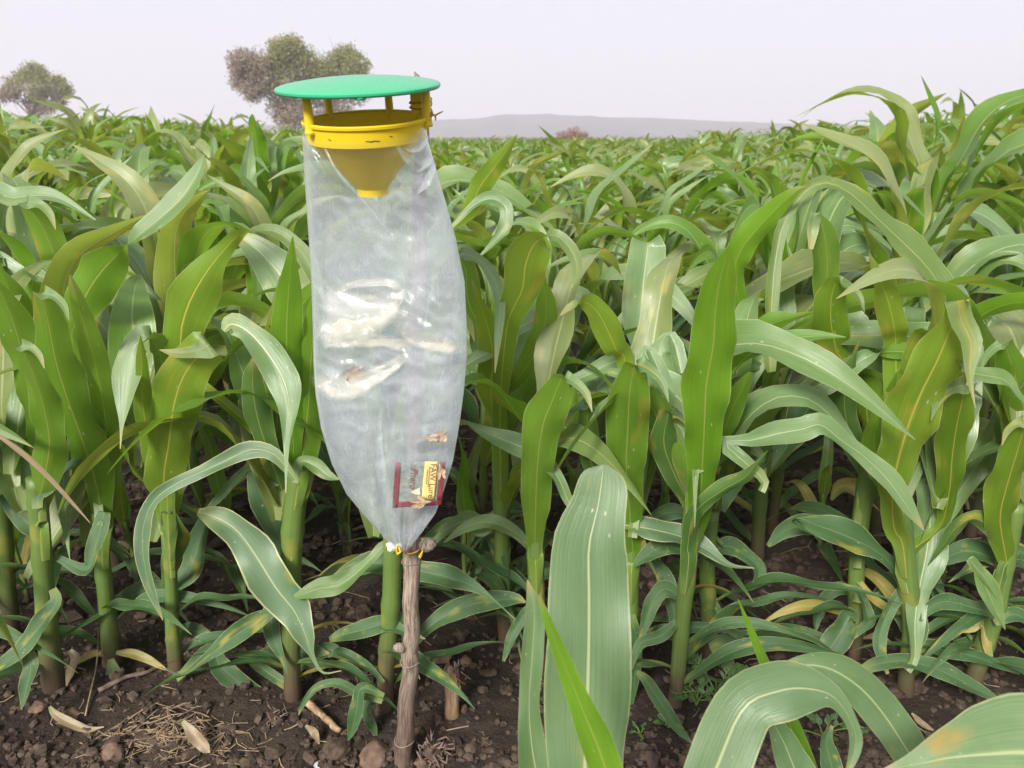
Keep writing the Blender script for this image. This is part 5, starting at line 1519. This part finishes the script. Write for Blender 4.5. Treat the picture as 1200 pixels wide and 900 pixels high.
def wing_mat(name, a, b):
    return simple_mat(name, a, b, scale=260, rough=0.75, bump=.2, bump_dist=.0005)
M['moth'] = wing_mat('tan_moth', (0.34, 0.22, 0.12), (0.55, 0.41, 0.26))
M['moth_dark'] = wing_mat('brown_moth', (0.22, 0.12, 0.08), (0.42, 0.28, 0.19))
def moth(c, ang, L, label, mat, spread=1.0):
    """dead moth lying against the film: c place, ang screen angle of the body"""
    root = thing('dead_moth', c, label, 'moth', 'dead moths caught in the bag')
    ex = RIGHT * math.cos(ang) + UPV * math.sin(ang); ey = -RIGHT * math.sin(ang) + UPV * math.cos(ang)
    pts = [c + ex * (L * s) for s in np.linspace(-.5, .5, 9)]
    rad = [L * r for r in (.02, .07, .09, .09, .10, .12, .11, .09, .04)]
    v, f, u = tube(pts, rad, 12)
    v = [p + Vector((mnoise.noise(p * 900), mnoise.noise(p * 900 + Vector((3, 0, 0))), 0)) * L * .02 for p in v]
    child_world('body', mesh_from('body', v, f, mat), root)
    rnd = random.Random(int(L * 1e6) + int(ang * 100))
    for sgn in (1, -1):
        for (a0, a1, ln, wd) in ((158, 0, 1.15, .20), (126, 0, .75, .24)):
            a = R(a0 + rnd.uniform(-14, 14)) * 1.0
            d = ex * math.cos(a) + ey * (sgn * math.sin(a) * spread); d.normalize()
            n2 = FWD * -1
            w = d.cross(n2).normalized()
            b = c + ex * (L * .18) + FWD * (-L * .05)
            V, F = [], []
            nn = 8
            for i in range(nn + 1):
                s = i / nn
                hw = L * wd * (math.sin(math.pi * min(1, .12 + s * .8)) ** .8) * (.25 + .75 * s)
                for q in (-1, -.3, .4, 1):
                    V.append(b + d * (L * ln * s) + w * (hw * q) + FWD * (L * (.05 * math.sin(s * 4 + q * 2) - .03 * q * q)))
            for i in range(nn):
                for q in range(3):
                    k = i * 4 + q
                    F.append((k, k + 1, k + 5, k + 4))
            child_world('wing', mesh_from('wing', V, F, mat), root)
moth(front_of_bag(519, 509, .004), R(40), .0130, 'dead tan moth with half-open wings at the right side of the bag', M['moth'])
moth(front_of_bag(501, 511.5, .004), R(175), .0115, 'small dead tan moth with folded wings left of the open-winged one', M['moth'], .35)
moth(front_of_bag(420, 433, .004), R(28), .0170, 'dead reddish-brown moth in the crumpled middle of the bag', M['moth_dark'], .4)
moth(front_of_bag(516, 549, .002), R(100), .0125, 'dead pale moth lying across the top of the sachet', M['moth'], .4)
moth(front_of_bag(497, 588.5, .001), R(4), .0160, 'dead crumpled moth lying along the bottom edge of the sachet', M['moth'], .45)

# ------------------------------------------------------------------ clods, stones, straw and weeds
M['clod'] = simple_mat('soil_clod', (0.030, 0.020, 0.0145), (0.100, 0.069, 0.050), scale=60, rough=0.9, bump=.6, bump_dist=.003)
M['stone'] = simple_mat('reddish_stone', (0.10, 0.060, 0.042), (0.20, 0.13, 0.092), scale=45, rough=0.85, bump=.5, bump_dist=.002)
M['pebble'] = simple_mat('grey_pebble', (0.33, 0.33, 0.33), (0.45, 0.45, 0.44), scale=80, rough=0.7)
M['straw'] = simple_mat('dry_straw', (0.16, 0.11, 0.07), (0.34, 0.25, 0.16), scale=90, rough=0.8, stretch=(1, 1, .3))
M['stub'] = simple_mat('rotting_stub', (0.17, 0.10, 0.06), (0.44, 0.31, 0.18), scale=120, rough=0.9, bump=.5, bump_dist=.002, stretch=(1, 1, .15))
M['root'] = simple_mat('dry_roots', (0.10, 0.065, 0.05), (0.24, 0.17, 0.14), scale=100, rough=0.9)
M['weed'] = leaf_material('weed_leaf', (0.05, 0.13, 0.05), (0.09, 0.19, 0.08), (0.07, 0.15, 0.05), (0.10, 0.2, 0.07), (0.2, 0.36, 0.06), patch=0.05, specks=0)

def clods():
    rnd = random.Random(4)
    protos = []
    for i in range(8):
        bm = bmesh.new(); bmesh.ops.create_icosphere(bm, subdivisions=2 if i < 4 else 1, radius=1)      # 80 or 20 faces
        vs = []
        for v in bm.verts:
            n = v.co.normalized(); vs.append(v.co * (1 + .5 * mnoise.noise(n * 1.4 + Vector((i * 7, 0, 0))) + .38 * mnoise.noise(n * 3.3 + Vector((0, i * 3, 0)))))
        fs = [tuple(v.index for v in f.verts) for f in bm.faces]
        protos.append((np.array([tuple(v) for v in vs]), np.array(fs))); bm.free()
    Vs, Fs, off = [], [], 0
    def put(x, y, s, hi=False):
        nonlocal off
        V, F = protos[rnd.randrange(4) if hi else 4 + rnd.randrange(4)]
        rot = np.array(Matrix.Rotation(rnd.uniform(0, 6.3), 3, 'Z') @ Matrix.Rotation(rnd.uniform(0, 6.3), 3, 'X'))
        sc_ = np.array([s * rnd.uniform(.8, 1.2), s * rnd.uniform(.8, 1.2), s * rnd.uniform(.6, .9)])
        W = (V @ rot.T) * sc_ + np.array([x, y, ground_h(x, y) + s * .25])
        Vs.append(W); Fs.append(F + off); off += len(V)
    for _ in range(7500):
        y = rnd.triangular(.60, .88, .74); x = rnd.uniform(-.75, .75)
        put(x, y, abs(rnd.gauss(0, .0034)) + .0013, rnd.random() < .4)
    for _ in range(90):
        put(rnd.uniform(-.7, .7), rnd.uniform(.66, .85), rnd.uniform(.006, .013), True)
    for _ in range(8500):
        y = rnd.uniform(.86, 2.6); x = rnd.uniform(-.72 * y - .1, .72 * y + .1)
        s = abs(rnd.gauss(0, .0036)) + .0012
        if y > 1.15: s *= 1.6
        put(x, y, s, rnd.random() < .25)
    for _ in range(90):
        y = rnd.uniform(1.15, 2.4); put(rnd.uniform(-.75 * y, .75 * y), y, rnd.uniform(.006, .011), True)
    V = np.concatenate(Vs); F = np.concatenate(Fs)
    me = mesh_from('soil_clods', V, F.tolist(), M['clod'], smooth=False)
    tag(link_mesh('soil_clods', me), 'crumbs and clods of dark soil strewn over the ground', 'soil clods', kind='stuff')
clods()

def rock(name, x, y, rpx, label, mat, sq=(1.2, 1, .75), seed=0, cat='stone', rough=.3, group=None):
    g = px_ground(x, y); r = .82 * rpx * zc_of(g) / 900
    g.z = ground_h(g.x, g.y) - r * .25
    bm = bmesh.new(); bmesh.ops.create_icosphere(bm, subdivisions=4, radius=1)
    for v in bm.verts:
        n = v.co.normalized()
        k = 1 + rough * mnoise.noise(n * 1.3 + Vector((seed * 5.1, 0, 0))) + .10 * mnoise.noise(n * 4 + Vector((0, seed, 0))) + .035 * mnoise.noise(n * 12)
        for q in range(5):      # a few flat faces
            a = Vector((math.sin(q * 2.4 + seed), math.cos(q * 1.7 + seed * 2), math.sin(q * 3.1 + 1))).normalized()
            k = min(k, .86 / max(.05, n.dot(a)) if n.dot(a) > .1 else k)
        v.co = Vector((n.x * sq[0], n.y * sq[1], n.z * sq[2])) * (k * r)
    me = bpy.data.meshes.new(name); bm.to_mesh(me); bm.free(); me.materials.append(mat)
    me.polygons.foreach_set('use_smooth', [True] * len(me.polygons))
    o = link_mesh(name, me); o.location = g + Vector((0, 0, r * sq[2] * .45)); o.rotation_euler = (0, 0, seed)
    tag(o, label, cat, group)
rock('stone', 441, 890, 24, 'largest reddish-brown stone on the soil left of the stake', M['stone'], (1.05, 1, .8), 1, rough=.2)
rock('stone', 493, 899, 11, 'small brown stone at the foot of the stake', M['stone'], (1, 1, .95), 2)
rock('pebble', 376, 900, 8, 'pale grey pebble on the crumbly soil', M['pebble'], (1.3, 1, .7), 3, 'pebble')
rock('clod', 518, 772, 13, 'brown soil clod beside the upper knot of the stake', M['stone'], (1.2, .9, .9), 4, 'clod', .6)
rock('clod', 546, 776, 9, 'reddish clod on the dark soil right of the stake', M['stone'], (1.2, 1, .8), 5, 'clod')
rock('clod', 570, 790, 8, 'small flat clod just above the green leaf right of the stake', M['clod'], (1.3, 1, .6), 6, 'clod')
rock('clod', 48, 838, 11, 'rusty clod at the purple stalk base on the left', M['stone'], (1.1, 1, .8), 7, 'clod')
rock('clod', 84, 845, 12, 'broad rusty clod beside the dry leaf on the left', M['stone'], (1.4, 1, .6), 8, 'clod')
rock('clod', 134, 892, 13, 'reddish clod in front of the litter heap at lower left', M['stone'], (1.1, 1, .9), 9, 'clod')
rock('clod', 396, 884, 17, 'rounded dark clod between the straw stem and the big stone', M['clod'], (1.3, 1, .75), 10, 'clod')
rock('clod', 268, 748, 8, 'reddish lump low among the left-hand leaves', M['stone'], (1, 1, .8), 11, 'clod')
rock('clod', 263, 658, 9, 'brown clod on the second furrow at left', M['stone'], (1, 1, .8), 12, 'clod')
rock('clod', 880, 628, 8, 'orange-red clod beyond the front row at right', M['stone'], (1.1, 1, .8), 13, 'clod')

# broken dry stub standing in the soil right of the stake
def stub():
    b = px_ground(528, 846); root = thing('dry_stub', Vector((b.x, b.y, 0)), 'split dry plant stub sticking out of the soil right of the stake', 'stub')
    pts = [px(530, 842, b.y), px(529, 815, b.y + .004), px(527, 788, b.y + .006)]
    pts[0].z = -.01
    v, f, u = tube(pts + [px(526, 780, b.y + .006)], [.0115, .0100, .0095, .004], 12)
    v = [p + Vector((mnoise.noise(p * 140), mnoise.noise(p * 140 + Vector((4, 0, 0))), mnoise.noise(p * 90))) * .0030 for p in v]
    child_world('core', mesh_from('core', v, f, M['stub'], u), root)
    rnd = random.Random(3)
    V, F = [], []
    for _ in range(16):
        x = rnd.uniform(519, 540); y = rnd.uniform(770, 800); p = px(x, y, b.y + rnd.uniform(-.006, .01))
        q = p + Vector((rnd.uniform(-.005, .005), rnd.uniform(-.004, .004), -rnd.uniform(.010, .03)))
        v, f, u = tube([p, p.lerp(q, .5) + Vector((.001, 0, 0)), q], [.0004, .0013, .0010], 5)
        k = len(V); V += v; F += [tuple(i + k for i in w) for w in f]
    child_world('splinters', mesh_from('splinters', V, F, M['root']), root)
stub()

def stick(name, pts, r, label, mat, cat, r1=None):
    P = [Vector(p) for p in pts]
    n = 4 * len(P)
    Q = [Vector(q) for q in catmull([tuple(p) for p in P], np.linspace(0, len(P) - 1, n))]
    v, f, u = tube(Q, np.linspace(r, r1 if r1 is not None else r, n), 8)
    v = [p + Vector((mnoise.noise(p * 200), mnoise.noise(p * 200 + Vector((4, 0, 0))), mnoise.noise(p * 200 + Vector((0, 7, 0))))) * r * .35 for p in v]
    o = link_mesh(name, mesh_from(name, v, f, mat, u))
    return tag(o, label, cat)
def gp(x, y, z=.004):
    g = px_ground(x, y); return Vector((g.x, g.y, ground_h(g.x, g.y) + z))
stick('broken_cane', [gp(360, 838, .012), gp(380, 853, .010), gp(399, 868, .006)], .0055, 'split brown dry stem lying on the soil left of the stake', M['stub'], 'dry stem', .004)
stick('dry_straw', [gp(102, 848), gp(118, 800, .02), gp(123, 775, .05)], .0013, 'thin dry stalk leaning on the maize plant with yellowed leaves', M['straw'], 'dry stem', .0008)
stick('broken_cane', [gp(118, 822), gp(150, 806), gp(176, 795), gp(200, 781)], .0038, 'dark old stem lying between two plants at lower left', M['root'], 'dry stem', .0025)
stick('broken_cane', [gp(398, 630), gp(415, 626), gp(436, 622), gp(452, 618)], .0050, 'pale dry stem on the second furrow behind the bag', M['straw'], 'dry stem', .0035)
stick('cane_piece', [gp(519, 645, .01), gp(531, 650, .008)], .0046, 'short straw-coloured cane piece right of the bag knot', M['straw'], 'cane piece')
stick('broken_cane', [gp(133, 638, .008), gp(146, 643, .006), gp(158, 650, .004)], .0058, 'thick pale stem lying behind the front row at left', M['straw'], 'dry stem', .005)

def dry_leaf(st, Y0, label, mat='dry', k=.8):
    V, F, U, m = traced_leaf(st, Y0, k=k, mat=mat, fold=.4, ruffle=.25)
    o = link_mesh('dry_leaf', mesh_from('dry_leaf', V, F, m, U))
    tag(o, label, 'dry leaf')
dry_leaf([(58, 828, 2), (66, 838, 5), (84, 848, 5), (104, 855, 3), (122, 852, .5)], px_ground(80, 850).y, 'curled tan dry leaf on the soil at far left')
dry_leaf([(82, 762, 3), (89, 772, 6), (84, 786, 6), (78, 804, 1)], px_ground(80, 812).y, 'withered brown leaf drooping beside the purple-based stalk')
dry_leaf([(214, 845, 3), (228, 862, 9), (240, 876, 8), (246, 882, 1)], px_ground(230, 880).y, 'cream dry husk piece on the litter heap', k=.6)
dry_leaf([(358, 850, 2), (368, 858, 6), (374, 872, 1)], px_ground(365, 872).y, 'short cream dry leaf tip near the split brown stem', k=.4)
dry_leaf([(-20, 500, 2), (0, 511, 3), (30, 533, 5), (60, 562, 4), (86, 590, 3), (106, 613, .5)], .80, 'dry straw-coloured leaf slanting in from the left edge', k=.05)
dry_leaf([(974, 586, 2), (985, 570, 9), (1003, 573, 12), (1015, 584, 4)], 1.35, 'half-dried tan leaf low between the right-hand plants', mat='drying', k=.3)
dry_leaf([(1068, 836, 2), (1080, 848, 5), (1094, 856, 1)], px_ground(1080, 856).y, 'pink-tan dry leaf strip on the soil at lower right', k=.6)
dry_leaf([(1010, 748, 1), (1028, 746, 4), (1046, 754, 1)], px_ground(1030, 765).y, 'small dry leaf strip under the right-hand plants', k=.6)

def straw_heap():
    rnd = random.Random(8)
    V, F = [], []
    def one(x, y, s, h):
        g = gp(x, y, h)
        a = rnd.uniform(0, math.pi); L = s * rnd.uniform(.5, 1.3)
        d = Vector((math.cos(a), math.sin(a) * .8, rnd.uniform(-.15, .25))) * L
        p = [g - d, g + Vector((rnd.gauss(0, 1), rnd.gauss(0, 1), rnd.gauss(.3, .6))) * L * .15, g + d]
        for q in p: q.z = max(q.z, ground_h(q.x, q.y) + .0008)
        v, f, u = tube(p, [rnd.uniform(.0004, .0011)] * 3, 5, cap=False)
        k = len(V); V.extend(v); F.extend([tuple(i + k for i in w) for w in f])
    for _ in range(330):
        x = rnd.gauss(205, 40); y = rnd.gauss(878, 14)
        one(x, y, .014, rnd.uniform(0, .012) * max(0, 1 - abs(x - 205) / 90))
    for _ in range(170):
        one(rnd.uniform(-20, 1220), rnd.uniform(700, 905), .013, .001)
    for _ in range(90):
        one(rnd.uniform(0, 1200), rnd.uniform(560, 700), .03, .002)
    tag(link_mesh('straw_litter', mesh_from('straw_litter', V, F, M['straw'])), 'bits of straw and dry stalk littering the soil', 'straw litter', kind='stuff')
straw_heap()

def root_clump(x, y, r, label, n, seed):
    rnd = random.Random(seed)
    c = gp(x, y, r * .5); V, F = [], []
    for _ in range(n):
        d = Vector((rnd.gauss(0, 1), rnd.gauss(0, 1), rnd.gauss(.2, .8))).normalized()
        p0 = c + Vector((rnd.gauss(0, .3), rnd.gauss(0, .3), rnd.gauss(0, .3))) * r
        p2 = p0 + d * r * rnd.uniform(.5, 1.3)
        p1 = p0.lerp(p2, .5) + Vector((rnd.gauss(0, 1), rnd.gauss(0, 1), rnd.gauss(0, 1))) * r * .25
        v, f, u = tube([p0, p1, p2], [r * .07, r * .06, r * .02], 5)
        k = len(V); V += v; F += [tuple(i + k for i in w) for w in f]
    root = thing('root_clump', Vector((c.x, c.y, 0)), label, 'root clump')
    child_world('roots', mesh_from('roots', V, F, M['root']), root)
    bm = bmesh.new(); bmesh.ops.create_icosphere(bm, subdivisions=3, radius=r * .62)
    for v in bm.verts: v.co = v.co * (1 + .5 * mnoise.noise(v.co * 90)) + c
    me = bpy.data.meshes.new('earth_ball'); bm.to_mesh(me); bm.free(); me.materials.append(M['clod'])
    child_world('earth_ball', me, root)
root_clump(510, 892, .022, 'tangled clump of old roots and earth at the stake foot', 60, 1)
root_clump(325, 853, .015, 'small brown tuft of dead roots between the left plants', 36, 2)
root_clump(568, 878, .009, 'tiny dry root tuft on the soil left of the large leaf', 24, 3)

def weed(x, y, h, label, n, kind, seed):
    rnd = random.Random(seed)
    g = gp(x, y, 0); root = thing('weed', g, label, 'weed')
    V, F = [], []
    LV, LF, LU = [], [], []
    for i in range(n):
        a = i * 2.4 + rnd.uniform(-.3, .3); el = rnd.uniform(.35, 1.2)
        L = h * rnd.uniform(.6, 1.0)
        d = Vector((math.cos(a) * math.cos(el), math.sin(a) * math.cos(el), math.sin(el)))
        p0 = g + Vector((0, 0, h * .1 * (i % 3))); p1 = p0 + d * L * .6; p2 = p1 + Vector((d.x, d.y, d.z * .3)) * L * .5
        st = [Vector(q) for q in catmull([tuple(p0), tuple(p1), tuple(p2)], np.linspace(0, 2, 9))]
        v, f, u = tube(st, np.linspace(.0012, .0005, 9), 5)
        k = len(V); V += v; F += [tuple(q + k for q in w) for w in f]
        if kind == 'fern':
            for j in range(3, 9):
                t = (st[min(8, j + 1)] - st[j - 1]).normalized()
                s = t.cross(Vector((0, 0, 1))).normalized()
                for sg in (1, -1):
                    ln = h * .20 * (1.15 - abs(j - 5) / 6)
                    dd = (s * sg + t * .5 + Vector((0, 0, .1))).normalized()
                    C = [st[j], st[j] + dd * ln * .5 + Vector((0, 0, .001)), st[j] + dd * ln]
                    B = [t * .0010, t * .0030, t * .0003]
                    vv, ff, uu = ribbon([tuple(c) for c in C], [tuple(b * sg) for b in B], 6, 5, .2, .3, 2, i * 9 + j)
                    k = len(LV); LV += [Vector(q) for q in vv]; LF += [tuple(int(q) + k for q in w) for w in ff]; LU += [tuple(q) for q in uu]
        else:
            for j, wv in ((4, .7), (6, .85), (8, 1.0)):
                t = (st[min(8, j + 1)] - st[j - 1]).normalized(); s = t.cross(Vector((0, 0, 1))).normalized()
                dd = (t + s * rnd.choice((-1, 1)) * (.9 if j < 8 else .1)).normalized(); ln = h * .30 * wv
                b = dd.cross(Vector((0, 0, 1))).normalized()
                C = [st[j], st[j] + dd * ln * .35, st[j] + dd * ln * .75, st[j] + dd * ln]
                B = [b * -ln * .05, b * -ln * .33, b * -ln * .27, b * -ln * .03]
                vv, ff, uu = ribbon([tuple(c) for c in C], [tuple(q) for q in B], 8, 5, .2, .2, 2, i * 9 + j)
                k = len(LV); LV += [Vector(q) for q in vv]; LF += [tuple(int(q) + k for q in w) for w in ff]; LU += [tuple(q) for q in uu]
    child_world('stems', mesh_from('stems', V, F, M['stalk'], [(0, .5)] * len(V)), root)
    child_world('leaves', mesh_from('leaves', LV, LF, M['weed'], LU), root)
weed(838, 826, .085, 'ferny green weed between the reddish stalk and the hooked foreground leaf', 9, 'fern', 1)
weed(815, 835, .05, 'low round-leaved weed under the ferny one', 7, 'round', 2)
weed(782, 858, .03, 'small weed seedling beside the drooping leaf tip', 6, 'fern', 3)
weed(750, 868, .022, 'tiny weed seedling on the soil right of the big foreground leaf', 5, 'round', 4)
weed(962, 882, .045, 'round-leaved weed under the arching foreground leaves at right', 7, 'round', 5)

# ------------------------------------------------------------------ haze: one closed box of thin air round everything
def haze():
    x0, x1, y0, y1, z0, z1 = -1330, 1330, -110, 1280, -1.2, 42
    V = [(x, y, z) for z in (z0, z1) for y in (y0, y1) for x in (x0, x1)]
    F = [(0, 2, 3, 1), (4, 5, 7, 6), (0, 1, 5, 4), (2, 6, 7, 3), (0, 4, 6, 2), (1, 3, 7, 5)]
    m, nt = new_mat('thin_haze')
    v = nt.nodes.new('ShaderNodeVolumePrincipled')
    v.inputs['Color'].default_value = (0.95, 0.94, 1.0, 1)
    v.inputs['Density'].default_value = 0.0012
    v.inputs['Anisotropy'].default_value = 0.1
    out = nt.nodes.new('ShaderNodeOutputMaterial')
    nt.links.new(v.outputs[0], out.inputs['Volume'])
    tag(link_mesh('haze', mesh_from('haze', V, F, m, smooth=False)), 'thin pale haze over the whole field', 'haze', kind='stuff')
haze()
